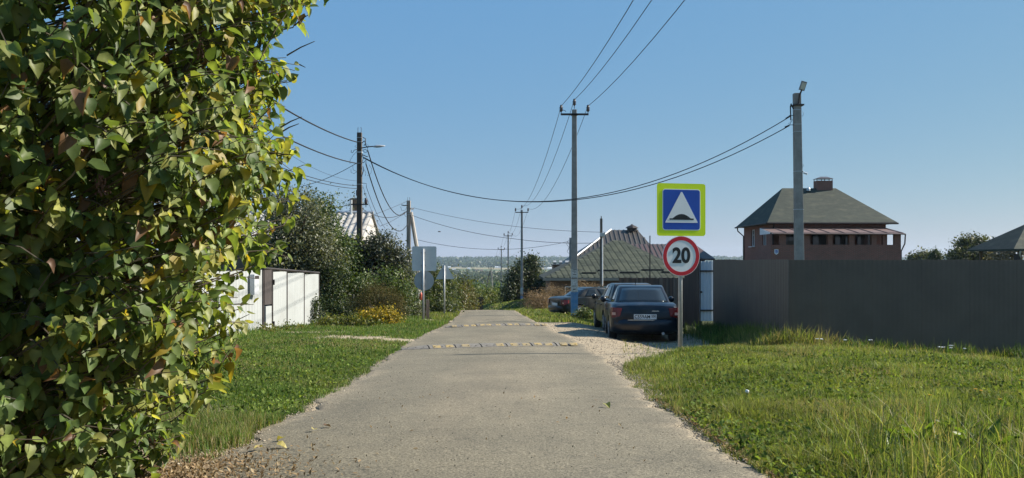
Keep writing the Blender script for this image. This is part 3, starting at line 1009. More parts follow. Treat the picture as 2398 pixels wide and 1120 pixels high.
# ---- brown metal-roofed house further back
def brown_house():
    D0, D1, ym = 72.0, 84.0, 78.0
    x0, x1 = X(1322, D0), X(1566, D0)
    ze = Z(622, D0); zr = Z(539, ym)
    zg = g1(9, 76) - .3
    r = empty('brown_roofed_house', (x0, D0, zg), 0, 'house with steep brown corrugated hip roof and lower wing behind the green roof', 'house')
    G().box(((x0 + x1) / 2, (D0 + D1) / 2, (zg + ze) / 2), (x1 - x0 - 1, D1 - D0 - 1, ze - zg - .1)).build('wall', M_BRICK2, r)
    rx0, rx1 = X(1431, ym), X(1493, ym)
    rf = hip(G(), x0, x1, D0, D1, ze, rx0, rx1, ym, zr, .15).build('roof', M_BROWNTILE, r)
    # ribs of the sheets on the front slope
    A = Vector((x0, D0, ze)); n = Vector((0, -(zr - ze), ym - D0)).normalized()
    ribs = []
    x = x0 + .3
    while x < x1 - .2:
        t = 1.0
        if x < rx0: t = (x - x0) / (rx0 - x0)
        if x > rx1: t = (x1 - x) / (x1 - rx1)
        p0 = Vector((x, D0, ze)); p1 = Vector((x, D0 + (ym - D0) * t, ze + (zr - ze) * t))
        G().box((p0 + p1) / 2 + n * .03, (.12, (p1 - p0).length - .05, .06), rx=math.atan2(zr - ze, ym - D0)).build('rib', mat('brown_rib', (.11, .098, .082), (.09, .08, .068), scale=3, rough=.5), rf)
        x += .42
    # white hip flashing and ridge vent
    G().tube([(x0, D0 - .03, ze + .05), (rx0, ym - .03, zr + .06)], .07, 6).build('hip_flashing', M_WHITE, rf)
    c = at(1480, 540, ym)
    G().lathe([(.45, -.1), (.45, .15), (.62, .17), (.4, .35), (.12, .45), (.1, .52)], (c.x, c.y, zr), 8).build('roof_vent', M_DARKTRIM, rf)
    # lower wing to the right
    wx0, wx1 = X(1480, 70), X(1645, 70)
    zwr = Z(572, 73); zwe = Z(606, 70)
    G().box(((wx0 + wx1) / 2 + .3, 73, (zg + zwe) / 2), (wx1 - wx0, 5, zwe - zg)).build('wing_wall', M_BRICK2, r)
    ex = X(1672, 70)
    wr = hip(G(), wx0, ex, 69.6, 76.4, zwe, wx0 + .2, wx1, 73, zwr, .12).build('wing_roof', mat('redbrown_tile', (.11, .066, .055), (.08, .05, .043), scale=3, rough=.5), r)
    x = wx0 + .3; nn = Vector((0, -(zwr - zwe), 3.4)).normalized()
    while x < wx1 - .1:
        p0 = Vector((x, 69.6, zwe)); p1 = Vector((x, 73, zwr))
        G().box((p0 + p1) / 2 + nn * .02, (.09, (p1 - p0).length - .05, .04), rx=math.atan2(zwr - zwe, 3.4)).build('rib', M_BROWNTILE, wr)
        x += .38
brown_house()

# ---- house with the grey corrugated gable roof on the left
def grey_house():
    D0, D1 = 44.0, 50.0
    ym = 47.0
    x1 = X(851, D0); x0 = x1 - 8.0
    ze = Z(560, D0); zr = Z(500, ym)
    zg = g1(x1, D0) - .3
    r = empty('grey_roofed_house', (x1, D0, zg), 0, 'old house with grey ribbed roof and chimney behind the trees on the left', 'house')
    G().box(((x0 + x1) / 2, ym, (zg + ze) / 2), (x1 - x0 - .5, D1 - D0 - .8, ze - zg)).build('wall', M_WOODGREY, r)
    rf = empty('roof', (0, 0, 0)); bpy.data.objects.remove(rf)
    U = Vector((1, 0, 0)); V = Vector((0, ym - D0 + .3, zr - ze)); hgt = V.length; V.normalize(); n = U.cross(V)
    if n.z < 0: n = -n
    k = 0; x = x1 - .02
    while x > x0:
        g = corrugated_sheet(G(), (x - 1.0, D0 - .3, ze + (k % 2) * .012), U, V, 1.0, hgt, .34, .07, n)
        g.build('roof_sheet', M_SLATE, r); x -= .98; k += 1
    V2 = Vector((0, -(D1 + .3 - ym), zr - ze)); V2.normalize(); n2 = Vector((0, 1, 1))
    G().poly([(x0, D1 + .3, ze), (x1, D1 + .3, ze), (x1, ym, zr), (x0, ym, zr)], .05).build('rear_roof', M_SLATE, r)
    # pale gable end with barge boards
    G().poly([(x1 - .1, D0 + .1, ze - .1), (x1 - .1, D1 - .1, ze - .1), (x1 - .1, ym, zr - .08)], .1, (1, 0, 0)).build('gable', mat('pale_gable', (.55, .53, .5), (.4, .38, .35), scale=3), r)
    G().tube([(x0, ym, zr + .06), (x1 + .05, ym, zr + .06)], .09, 6).build('ridge_cap', M_GALV, r)
    c = at(832, 500, ym + .5)
    ch = G().box((c.x, c.y, zr + .3), (.5, .5, 1.1)).build('chimney', M_BRICK2, r)
    c2 = at(822, 500, ym - .3)
    G().tube([(c2.x, c2.y, zr - .3), (c2.x, c2.y, zr + .72)], .07, 8).build('flue_pipe', M_GALV, r)
    # creeper on the chimney
    p = np.array([[c.x, c.y, zr + .5]]) + rng.normal(size=(260, 3)) * np.array([.28, .25, .38])
    v, f, nn, cc = cards(p, np.full(260, .11), palette(rng.random(260), GREYG))
    np_mesh('creeper', v, f, nn, MAT_LEAF, r, col=cc, kind='stuff')
grey_house()

# ---- corner of a roof at the right edge of the picture
def edge_roof():
    D0 = 44.0
    x0 = X(2374, D0); ze = Z(583, D0)
    r = empty('garden_pavilion', (x0 + 2, D0 + 2, g1(x0 + 2, D0 + 2)), 0, 'dark pavilion roof with pipe at the right edge above the fence', 'pavilion')
    zr = ze + 1.4; zg = g1(x0 + 2, D0 + 2)
    hip(G(), x0, x0 + 5, D0, D0 + 4.5, ze, x0 + 2, x0 + 3, D0 + 2.2, zr, .1).build('roof', M_SHING, r)
    for dx in (.55, 4.5):
        for dy in (.4, 4.1):
            G().box((x0 + dx, D0 + dy, (zg + ze) / 2), (.14, .14, ze - zg)).build('post', M_WOODGREY, r)
    G().box((x0 + .35, D0 + .3, ze - .6), (.22, .22, .6)).build('vent_box', M_DARKTRIM, r)
    G().tube([(x0 + .38, D0 + .05, ze - .1), (x0 + .38, D0 + .12, ze - .25), (x0 + .5, D0 + .3, ze - .45)], .05, 8).build('pipe', M_GALV, r)
edge_roof()

# ================================================================== FENCES
M_FENCE = mat('dark_brown_sheet', (.112, .090, .072), (.092, .075, .062), scale=1.5, rough=.45, spec=.4, dirt=((.12, .10, .085), 2.5, .35))
M_WFENCE = mat('white_sheet', (.40, .42, .415), (.36, .38, .375), scale=1.0, rough=.5, spec=.3, dirt=((.30, .295, .28), 2.0, .35))
FC = Vector((X(1848, 17.0), 17.0, 0)); FB = Vector((X(1671, 24.2), 24.2, 0)); FR = Vector((12.8, 18.35, 0))
def dark_fence():
    r = empty('corrugated_fence', (FC.x, FC.y, g1(FC.x, FC.y)), 0, 'tall dark brown corrugated metal fence turning a corner on the right verge', 'fence')
    for (a, b_, side) in ((FC, FB, -1), (FR, FC, 2)):
        L = (b_ - a).length; U = (b_ - a).normalized(); n = Vector((U.y, -U.x, 0))
        if n.dot(Vector((0, 0, 0)) - a) < 0: n = -n
        w = 1.12; x = 0.0; k = 0
        while x < L - .05:
            ww = min(w, L - x)
            P = a + U * x
            zb = min(g1(P.x, P.y), g1((P + U * ww).x, (P + U * ww).y)) - .03
            zt = 1.385 + (random.random() - .5) * .012
            corrugated_sheet(G(), (P.x, P.y, zb), U, Vector((0, 0, 1)), ww - .004, zt - zb, .115, .0022 if side == 2 else .012, n).build('panel', M_FENCE, r)
            x += w; k += 1
        # posts and rails on the yard side
        for t in np.arange(.1, L, 2.4):
            P = a + U * t - n * .05
            G().box((P.x, P.y, (g1(P.x, P.y) + 1.33) / 2 - .1), (.06, .06, 1.33 - g1(P.x, P.y) + .2), math.atan2(U.y, U.x)).build('post', M_DARKTRIM, r)
        for z in (-.05, 1.0):
            p = a + U * (L / 2) - n * .028
            G().box((p.x, p.y, z), (L - .1, .03, .04), math.atan2(U.y, U.x)).build('rail', M_DARKTRIM, r)
    # bright angle trim at the corner
    G().box((FC.x - .012, FC.y - .03, .5), (.035, .035, 1.76)).build('corner_trim', M_FENCE, r)
dark_fence()

def plank_fence():
    # weathered planks beside the parked cars
    a = Vector((X(1450, 33.0), 33.0, 0)); b_ = Vector((X(1604, 27.5), 27.5, 0))
    r = empty('plank_fence', (a.x, a.y, g1(a.x, a.y)), 0, 'brown weathered vertical plank fence behind the parked dark cars', 'fence')
    mats_ = [M_WOODGREY, mat('brown_plank', (.115, .075, .055), (.07, .048, .038), scale=5, rough=.9, stretch=(1, 1, .12)), mat('dark_plank', (.075, .055, .045), (.05, .038, .032), scale=5, rough=.9, stretch=(1, 1, .12))]
    L = (b_ - a).length; U = (b_ - a).normalized(); ang = math.atan2(U.y, U.x); x = 0
    while x < L:
        w = random.uniform(.12, .16); p = a + U * (x + w / 2)
        zg = g1(p.x, p.y); zt = Z(651, p.y) + random.uniform(-.02, .02)
        G().box((p.x, p.y + random.uniform(-.008, .008), (zg + zt) / 2), (w - .012, .025, zt - zg), ang).build('plank', random.choice(mats_), r)
        x += w
    # tall end boards and gate post
    a = Vector((X(1604, 27.0), 27.0, 0)); b_ = Vector((X(1637, 25.6), 25.6, 0)); L = (b_ - a).length; U = (b_ - a).normalized(); ang = math.atan2(U.y, U.x); x = 0
    while x < L - .06:
        w = random.uniform(.12, .15); p = a + U * (x + w / 2)
        zg = g1(p.x, p.y) + .12; zt = Z(628, p.y) + random.uniform(-.02, .02)
        G().box((p.x, p.y, (zg + zt) / 2), (w - .01, .03, zt - zg), ang).build('plank', mats_[2], r)
        x += w
    zg = g1(b_.x, b_.y)
    G().box((b_.x, b_.y - .05, (zg + Z(612, b_.y)) / 2), (.13, .13, Z(612, b_.y) - zg), .1).build('post', M_DARKTRIM, r)
plank_fence()

def zinc_gate():
    D0 = 25.0
    a, b_ = X(1637.5, D0), X(1671, D0)
    zt, zb = Z(612, D0), Z(752, D0)
    r = empty('sheet_metal_wicket', (a, D0, zb), 0, 'pale blue-grey ribbed metal wicket with two dark rails beside the dark fence', 'gate')
    M_PALE = mat('pale_blue_sheet', (.46, .52, .58), (.40, .46, .52), scale=2, rough=.45)
    corrugated_sheet(G(), (a, D0, zb), Vector((1, 0, 0)), Vector((0, 0, 1)), b_ - a, zt - zb, .105, .014, Vector((0, -1, 0))).build('sheet', M_PALE, r)
    for py in (635, 727):
        G().box(((a + b_) / 2, D0 - .035, Z(py, D0)), (b_ - a, .03, .045)).build('rail', M_DARKTRIM, r)
    G().box((a + .015, D0 - .03, (zt + zb) / 2 - .1), (.03, .03, zt - zb + .35)).build('post', M_DARKTRIM, r)
    G().lathe([(.02, 0), (.02, .06), (.03, .07), (.03, .09)], (a + .05, D0 - .12, Z(684, D0)), 8, axis='y').build('handle', M_DARKTRIM, r)
zinc_gate()

def white_fence():
    # gate, narrow wicket strip with a dark box, and the ribbed fence running back behind the lilac
    A = Vector((X(638, 22.1), 22.1, 0)); B_ = Vector((X(747, 25.6), 25.6, 0))
    U = (B_ - A).normalized(); n = Vector((-U.y, U.x, 0))
    if n.x < 0: n = -n
    ang = math.atan2(U.y, U.x)
    r = empty('white_gate', (A.x, A.y, g1(A.x, A.y)), 0, 'white sheet metal gate of three leaves facing the road on the left', 'gate')
    cuts = [638, 672, 712, 747]
    L = (B_ - A).length
    for i in range(3):
        def tpos(px):
            # where the sight line crosses the gate line
            k = (px - 1199) / F
            return (k * A.y - A.x) / (U.x - k * U.y)
        t0, t1 = tpos(cuts[i]) + .03, tpos(cuts[i + 1]) - .03
        P = A + U * t0
        zb = g1(P.x, P.y) + .03; zt = 1.09 - .16 * (t0 + t1) / 2 / L
        corrugated_sheet(G(), (P.x, P.y, zb), U, Vector((0, 0, 1)), t1 - t0, zt - zb, .12, .006, n).build('leaf_sheet', M_WFENCE, r)
    for px in cuts:
        t = tpos(px); P = A + U * t - n * .02
        zb = g1(P.x, P.y)
        G().box((P.x, P.y, (zb + 1.13 - .16 * t / L) / 2), (.06, .06, 1.13 - .16 * t / L - zb), ang).build('post', M_DARKTRIM, r)
    Pm = A + U * (L / 2)
    g = G().tube([(A.x - U.x * .6, A.y - U.y * .6, 1.17), (B_.x, B_.y, .985)], .035, 6).build('top_rail', M_DARKTRIM, r)
    for t, z in ((.02, .8), (.02, -.28)):
        p = A + U * t + n * .03
        G().tube([(p.x, p.y, z - .07), (p.x, p.y, z + .07)], .025, 8).build('hinge', M_DARKTRIM, r)
    # wicket pillar left of the gate
    P0 = Vector((X(617, 21.6), 21.6, 0)); P1 = Vector((X(634, 22.0), 22.0, 0))
    r2 = empty('gate_pillar', (P0.x, P0.y, g1(P0.x, P0.y)), 0, 'dark wooden panel over a white strip between white gate and ribbed fence', 'gate post')
    U2 = (P1 - P0).normalized(); L2 = (P1 - P0).length; an2 = math.atan2(U2.y, U2.x)
    c_ = (P0 + P1) / 2; zg = g1(c_.x, c_.y)
    G().box((c_.x, c_.y, .70), (L2, .06, .92), an2).build('dark_panel', mat('dark_board', (.05, .042, .04), (.09, .08, .075), scale=30, rough=.8, stretch=(1, 1, .2), contrast=(.5, .8)), r2)
    G().box((c_.x + .02, c_.y, (.2 + zg) / 2), (L2 * .8, .05, .2 - zg), an2).build('white_strip', M_WFENCE, r2)
    G().box((P0.x - .02, P0.y - .02, (1.16 + zg) / 2), (.07, .07, 1.16 - zg), an2).build('post', M_DARKTRIM, r2)
    # ribbed fence
    C1 = Vector((X(612, 21.5), 21.5, 0)); C0 = Vector((-7.2, 9.5, 0))
    r3 = empty('ribbed_fence', (C1.x, C1.y, g1(C1.x, C1.y)), 0, 'white ribbed sheet metal fence running behind the lilac bush', 'fence')
    U3 = (C1 - C0).normalized(); n3 = Vector((U3.y, -U3.x, 0)); L3 = (C1 - C0).length
    if n3.x < 0: n3 = -n3
    x = 0
    while x < L3 - .2:
        w = min(1.15, L3 - x); P = C0 + U3 * x; zb = g1(P.x, P.y) - .02
        corrugated_sheet(G(), (P.x, P.y, zb), U3, Vector((0, 0, 1)), w - .012, 1.13 - zb, .2, .028, n3).build('panel', M_WFENCE, r3)
        x += 1.15
    # mail box
    pb = at(597, 651, 20.9)
    m = empty('mail_box', pb, 0, 'small grey letter box with dark slot hung on the white fence', 'letter box')
    bx = C0 + U3 * (L3 - .75) + n3 * .11
    an3 = math.atan2(U3.y, U3.x)
    G().box((bx.x, bx.y, .78), (.30, .12, .5), an3).build('body', mat('grey_paint', (.5, .52, .54), rough=.5), m, bevel=.012)
    s_ = bx + n3 * .062
    G().box((s_.x, s_.y, .96), (.24, .02, .07), an3).build('slot_hood', M_DARKTRIM, m)
white_fence()

# ================================================================== POLES, WIRES, SIGNS
M_BLUE = mat('blue_paint', (.10, .26, .46), (.07, .19, .36), scale=5, rough=.6, dirt=((.3, .3, .3), 6, .7))
M_STEEL = mat('galvanised_post', (.42, .43, .44), (.34, .35, .36), scale=12, rough=.5, metal=.4)
M_WIRE = mat('black_wire', (.02, .02, .022), rough=.6)
M_INSUL = mat('insulator', (.06, .04, .035), rough=.25, spec=.6)
M_POLED = mat('old_wood_pole', (.105, .085, .07), (.06, .05, .042), scale=5, rough=.95, bump=.5, stretch=(1, 1, .1))
M_PAPER = mat('pasted_paper', (.62, .61, .57), (.5, .49, .45), scale=14, rough=.9, dirt=((.2, .19, .17), 18, .8))

def insulator(g_parent, p):
    G().lathe([(.02, -.05), (.05, 0), (.085, .02), (.05, .05), (.09, .08), (.05, .11), (.085, .14), (.045, .17), (.06, .21), (.03, .25)], p, 10).build('insulator', M_INSUL, g_parent, smooth=True)
    G().tube([(p[0], p[1], p[2] - .16), (p[0], p[1], p[2] + .02)], .016, 6).build('pin', M_DARKTRIM, g_parent)

def line_pole(px, D, top_py, base_z, label, w0=.25, w1=.165, arm=1.15, blue=0.0):
    x = X(px, D); zt = Z(top_py, D)
    r = empty('power_line_pole', (x, D, base_z), 0, label, 'utility pole', 'concrete power line poles along the road')
    n = 4
    g = G().box((x, D, (base_z - .3 + zt) / 2), (w0, w0, zt - base_z + .3), taper=w1 / w0)
    pole = g.build('shaft', M_CONC, r, bevel=.02)
    za = zt - .22
    G().box((x, D - w1 / 2 - .045, za), (arm, .07, .075)).build('crossarm', M_DARKTRIM, r)
    G().box((x, D, za), (w1 + .07, w1 + .16, .03)).build('clamp', M_DARKTRIM, r)
    tops = []
    for dx, dz in ((-arm / 2 + .02, .14), (0, .42), (arm / 2 - .02, .14)):
        p = (x + dx, D - w1 / 2 - .045 if dx else D, za + dz)
        insulator(r, p); tops.append(Vector((p[0], p[1], p[2] + .2)))
    return r, tops, zt, pole

bz = {1: Z(741, 35.5), 2: Z(716, 76)}
LP = []
p1, t1, zt1, sh1 = line_pole(1345, 35.5, 257, g1(X(1345, 35.5), 35.5), 'tall concrete power pole with blue painted foot beside the parked cars', .27, .19)
p2, t2, _, sh2 = line_pole(1222, 76, 492, g1(X(1222, 76), 76), 'second concrete power pole beside the tall dark bush', .25, .17)
p3, t3, _, sh3 = line_pole(1190, 116, 549, g1(X(1190, 116), 116), 'third power pole rising just left of the tall dark bush', .25, .17)
p4, t4, _, sh4 = line_pole(1174, 150, 582, g1(X(1174, 150), 150), 'fourth dark power pole furthest left in the row of plain poles', .25, .17)
p5, t5, zt5, sh5 = line_pole(1150, 200, 628, g1(X(1150, 200), 200), 'far power pole propped by two struts above the green bushes', .25, .18)
for dx, dy in ((-2.6, .4), (.9, -.3)):
    x5 = X(1150, 200)
    G().tube([(x5 + dx, 200 + dy, g1(x5 + dx, 200)), (x5 + dx * .08, 200 + dy * .2, zt5 - .6)], .12, 6).build('strut', M_CONC if dx > 0 else M_POLED, p5)
# paint and papers on the first pole
def wrap(par, x, D, z0, z1, w, m, name, proud):
    G().box((x, D, (z0 + z1) / 2), (w + proud, w + proud, z1 - z0)).build(name, m, par)
xp = X(1345, 35.5); zg = g1(xp, 35.5)
def wat(z): return .27 + (.19 - .27) * (z - zg + .3) / (zt1 - zg + .3)
wrap(p1, xp, 35.5, zg + .02, Z(684, 35.5), .27, M_BLUE, 'blue_paint', .012)
wrap(p1, xp, 35.5, Z(652, 35.5), Z(630, 35.5), wat(.9), M_PAPER, 'pasted_notice', .014)
wrap(p1, xp, 35.5, Z(683, 35.5), Z(654, 35.5), wat(.3), M_PAPER, 'pasted_notice', .010)
for py, w in ((632, .17), (637, .1), (643, .14), (651, .2), (670, .2), (677, .13), (678, .08)):
    G().box((xp + random.uniform(-.02, .02), 35.5 - wat(.5) / 2 - .010, Z(py, 35.5)), (w, .006, .022)).build('print_line', M_DARKTRIM, p1)
wrap(p2, X(1222, 76), 76, g1(X(1222, 76), 76) + .02, Z(694, 76), .25, M_BLUE, 'blue_paint', .014)
wrap(p2, X(1222, 76), 76, Z(688, 76), Z(674, 76), .235, M_PAPER, 'pasted_notice', .014)
# wire bracket on the first pole
G().tube([at(1311 + k * 2.4, 262 - 4 * math.sin(k * .5) , 35.4) for k in range(7)], .012, 5).build('jumper_wire', M_WIRE, p1)

def catenary(a, b_, sag, n=18):
    a, b_ = Vector(a), Vector(b_)
    return [a.lerp(b_, i / n) - Vector((0, 0, 4 * sag * (i / n) * (1 - i / n))) for i in range(n + 1)]

def wire(label, spans, r=.011, n=18, group='overhead wires', sags=None, mat_=None):
    """spans: support points in order; one continuous wire"""
    pts = []
    for i in range(len(spans) - 1):
        c_ = catenary(spans[i], spans[i + 1], sags[i], n)
        pts += c_ if i == 0 else c_[1:]
    o = G().tube(pts, r, 5).build('overhead_wire', mat_ or M_WIRE, None, smooth=True)
    return tag(o, label, 'wire', group)

prev = [Vector((3.85, -5, 9.0)), Vector((4.45, -5, 9.3)), Vector((5.1, -5, 9.0))]
# sag of the near span tuned to where the conductors leave the top of the picture
for i, (nm, sg) in enumerate((('left', 1.0), ('middle', 1.05), ('right', 1.0))):
    wire('%s of three bare conductors strung along the concrete power poles' % ('leftmost' if i == 0 else nm if i == 1 else 'rightmost'),
         [prev[i], t1[i], t2[i], t3[i], t4[i], t5[i]], .011, 16, 'bare conductors along the road', [sg, 1.35, 1.2, .8, 1.2])

# lamp post on the right, behind the fence
def lamp_post():
    D = 30.0; x = X(1868, D); zt = Z(219, D); zg = g1(x, D)
    r = empty('lamp_post', (x, D, zg), 0, 'concrete lamp post with flat lamp head in front of the brick house', 'lamp post')
    xt = X(1866, D)
    g = G(); w0, w1 = .30, .235
    vs = []
    for z, w, xx in ((zg - .3, w0, X(1874, D)), (zt, w1, xt)):
        for a, b_ in ((-1, -1), (1, -1), (1, 1), (-1, 1)): vs.append((xx + a * w / 2, D + b_ * w / 2, z))
    g.add(vs, [(3, 2, 1, 0), (4, 5, 6, 7), (0, 1, 5, 4), (1, 2, 6, 5), (2, 3, 7, 6), (3, 0, 4, 7)]).build('shaft', M_CONC, r, bevel=.018)
    G().box((xt + .03, D, zt - .42), (w1 + .12, w1 + .1, .05)).build('clamp', M_DARKTRIM, r)
    G().tube([(xt, D - .16, zt - .42), (xt + .03, D - .2, zt - .1), (xt + .09, D - .25, zt + .08)], .03, 8).build('bracket', M_DARKTRIM, r)
    lh = G()
    A = Vector((xt + .09, D - .25, zt + .06)); U = Vector((.28, -.1, .95)).normalized(); S = Vector((1, .1, -.25)).normalized(); N = U.cross(S).normalized()
    if N.y > 0: N = -N
    lh.poly([A - S * .1, A + S * .1, A + S * .1 + U * .32, A - S * .1 + U * .32], .06, N)
    l_ = lh.build('lamp_head', mat('lamp_grey', (.25, .25, .25), rough=.5), r, bevel=.01)
    lh = G().poly([A - S * .075 + U * .03 + N * .005, A + S * .075 + U * .03 + N * .005, A + S * .075 + U * .27 + N * .005, A - S * .075 + U * .27 + N * .005], .004, N)
    lh.build('diffuser', mat('lamp_diffuser', (.62, .57, .45), rough=.4), l_)
    for py in (258, 292, 309, 402, 491):
        z = Z(py, D); t = (z - zg) / (zt - zg); w = w0 + (w1 - w0) * t
        xx = X(1874, D) + (xt - X(1874, D)) * t
        G().box((xx, D, z), (w + .012, w + .012, .018)).build('band', M_GALV, r)
    # cable end loops and clamps
    G().tube([at(1852, 282, D), at(1851, 250, D), at(1852, 243, D), at(1858, 256, D)], .022, 6).build('cable_loop', M_WIRE, r)
    G().tube([at(1856, 280, D), at(1848, 295, D), at(1852, 284, D), at(1846, 291, D)], .008, 5).build('cable_loop', M_WIRE, r)
    for (pa, pb) in (((1840, 278), (1850, 272)), ((1838, 298), (1848, 294))):
        G().tube([at(*pa, D), at(*pb, D)], .028, 6).build('wire_clamp', M_WIRE, r)
    for py in (271, 293):
        G().tube([at(1848, py, D), at(1860, py - .5, D)], .012, 5).build('hook', M_DARKTRIM, r)
    # small camera on a bracket
    G().tube([at(1877, 404, D - .1), at(1881, 402, D - .15)], .015, 6).build('camera_arm', M_DARKTRIM, r)
    c_ = at(1885, 406, D - .18)
    G().tube([c_ + Vector((-.05, 0, .02)), c_ + Vector((.07, -.05, -.03))], .035, 8).build('camera_body', M_WHITE, r)
    G().tube([at(1878 + 3.4 * math.sin(a), 388 - 4 * math.cos(a), D - .12) for a in np.linspace(0, 3.3, 8)], .006, 5).build('cable_ring', M_WIRE, r)
    G().tube([at(1878 + 3.4 * math.sin(a), 267 - 5 * math.cos(a), D - .12) for a in np.linspace(0, 3.3, 8)], .006, 5).build('cable_ring', M_WIRE, r)
lamp_post()

def old_pole(px, D, top, label, w=.21, lean=0.0, hooks=True, lamp=True, m=None):
    x = X(px, D); zt = Z(top, D); zg = g1(x, D)
    r = empty('old_utility_pole', (x, D, zg), 0, label, 'utility pole', 'old brown poles on the left')
    g = G().box((x, D, (zg - .3 + zt) / 2), (w * 1.15, w * 1.15, zt - zg + .3), taper=.85)
    g.build('shaft', m or M_POLED, r, bevel=.015)
    for dx in (-.07, .07):
        G().tube([(x + dx, D, zt - .02), (x + dx * 1.05, D, zt + .2), (x + dx * .8, D, zt + .24)], .012, 5).build('rebar', M_DARKTRIM, r)
    return r, x, zt, zg
r1, xl1, ztl1, _ = old_pole(842, 38, 311, 'brown utility pole with street lamp arm above the dark garden bushes')
DL = 38.0
def lp(px, py, dy=-.16): return at(px, py, DL + dy)
# street lamp on a short arm
G().tube([lp(846, 347), lp(862, 344), lp(876, 343)], .024, 8).build('lamp_arm', M_DARKTRIM, r1)
la = G(); A_, B2 = lp(874, 343.5), lp(902, 342)
la.tube([A_, A_.lerp(B2, .25), A_.lerp(B2, .6), B2], [.03, .06, .055, .015], 8).build('lamp_head', mat('lamp_alu', (.45, .46, .47), rough=.4), r1, smooth=True)
for py in (323, 333, 357, 383, 432):
    G().box((X(842, DL), DL, Z(py, DL)), (.235, .235, .018 if py != 357 else .05)).build('band', M_GALV, r1)
# hooks, clamps and loops of cable around the pole
for (pts, rr) in ([[(849, 322), (856, 325), (856, 340), (861, 346)], .02], [[(848, 335), (853, 330), (857, 337), (852, 341)], .022], [[(836, 350), (829, 352), (826, 358), (822, 357), (823, 352)], .013],
                  [[(849, 352), (857, 350), (860, 356), (855, 358), (850, 353)], .013], [[(848, 363), (853, 364), (858, 367), (862, 367)], .02], [[(846, 383), (853, 380), (857, 374), (857, 384)], .016],
                  [[(838, 352), (826, 365), (819, 378), (820, 384)], .008], [[(836, 381), (826, 388), (827, 398), (836, 402)], .008], [[(822, 396), (822, 404), (829, 407), (838, 401)], .008],
                  [[(864, 386), (870, 395), (869, 406), (860, 412)], .007], [[(850, 390), (852, 397), (848, 410), (847, 414)], .018], [[(853, 398), (857, 405), (855, 413)], .008],
                  [[(848, 360), (851, 372), (848, 380)], .010], [[(846, 429), (858, 430), (858, 438)], .012], [[(834, 340), (831, 344), (836, 346)], .008], [[(858, 338), (863, 341), (860, 352)], .008]):
    G().tube([lp(*p) for p in pts], rr, 5).build('cable_loop', M_WIRE, r1, smooth=True)
G().box(lp(836, 452), (.07, .07, .25)).build('junction_box', M_DARKTRIM, r1)
G().box(lp(842, 479), (X(862, DL) - X(822, DL), .06, .05)).build('crossarm', M_DARKTRIM, r1)
insulator(r1, lp(857, 477))

M_PALEPOLE = mat('pale_wood_pole', (.40, .35, .30), (.24, .21, .18), scale=5, rough=.95, bump=.4, stretch=(1, 1, .1))
r2_, xl2, ztl2, zgl2 = old_pole(957, 60, 470, 'weathered second pole with a leaning strut left of the grey square sign', .26, m=M_PALEPOLE)
D2 = 60.0
G().tube([(X(980, D2), D2 + .2, zgl2), (X(975, D2), D2 + .2, Z(578, D2)), (X(962, D2), D2, Z(497, D2))], .14, 8).build('strut', mat('pale_strut', (.5, .46, .4), (.36, .32, .28), scale=4, stretch=(1, 1, .1)), r2_)
def lq(px, py, dy=-.2): return at(px, py, D2 + dy)
for (pts, rr) in ([[(940, 480), (948, 482), (956, 480)], .035], [[(938, 484), (941, 494), (950, 492), (952, 484)], .012], [[(944, 500), (952, 497), (953, 505)], .012], [[(946, 496), (949, 507), (955, 508)], .012],
                  [[(955, 509), (956, 540), (955, 570)], .02], [[(960, 503), (966, 512), (970, 570)], .014]):
    G().tube([lq(*p) for p in pts], rr, 5).build('cable_loop', M_WIRE, r2_, smooth=True)
G().box(lq(965, 489), (.22, .14, .12), .4).build('lamp_head', mat('lamp_alu', (.45, .46, .47), rough=.4), r2_)
for py in (498, 503):
    G().box(lq(958, py, 0), (.33, .33, .03)).build('band', M_GALV, r2_)

# bundles and service wires
D1_ = DL - .16
wire('upper thick bundled cable from brown pole towards the lilac', [lp(836, 333), Vector((-7.05, 2.0, 7.3))], .026, 24, 'cables of the brown poles', [.95])
wire('lower thick bundled cable from brown pole towards the lilac', [lp(836, 383), Vector((-7.05, 2.0, 6.6))], .024, 24, 'cables of the brown poles', [.95])
wire('thin telephone cable entering the brown pole low from the left', [lp(836, 435), Vector((-7.1, 2.0, 5.7))], .013, 24, 'cables of the brown poles', [.95])
wire('lowest thin cable entering the brown pole from the left', [lp(836, 442), Vector((-6.9, 2.0, 5.3))], .013, 24, 'cables of the brown poles', [.85])
wire('thin faint wire slanting down from left sky to the brown pole', [lp(836, 424), at(676, 360, 30)], .006, 12, 'cables of the brown poles', [.2])
wire('service cable slanting down from brown pole into the left trees', [lp(834, 383), at(690, 440, 40)], .013, 10, 'cables of the brown poles', [.15])
for k, (a, b_, sg) in enumerate((((851, 368), (1849, 274), 2.45), ((851, 370), (1848, 295), 2.30))):
    wire('%s cable crossing over the road from brown pole to lamp post' % ('upper' if k == 0 else 'lower'), [lp(*a), at(*b_, 30)], .016, 36, 'cables crossing the road', [sg])
wire('upper cable sagging between the two brown poles', [lp(861, 352), lq(952, 495)], .026, 16, 'cables of the brown poles', [1.25])
wire('lower cable sagging between the two brown poles', [lp(857, 384), lq(956, 522)], .026, 16, 'cables of the brown poles', [1.55])
wire('thin pair wire dropping from brown pole behind the dark bush', [lp(858, 438), at(902, 535, 52)], .012, 12, 'cables of the brown poles', [.2])
wire('thin single wire dropping from brown pole behind the dark bush', [lp(850, 437), at(890, 530, 50)], .008, 12, 'cables of the brown poles', [.2])
wire('cable linking the grey-roofed house with the second brown pole', [at(848, 489, 46), lq(950, 496)], .018, 14, 'cables of the brown poles', [.45])
wire('straight drop wire from second brown pole tip down to the left', [lq(956, 470), at(858, 509, 48)], .012, 10, 'cables of the brown poles', [.05])
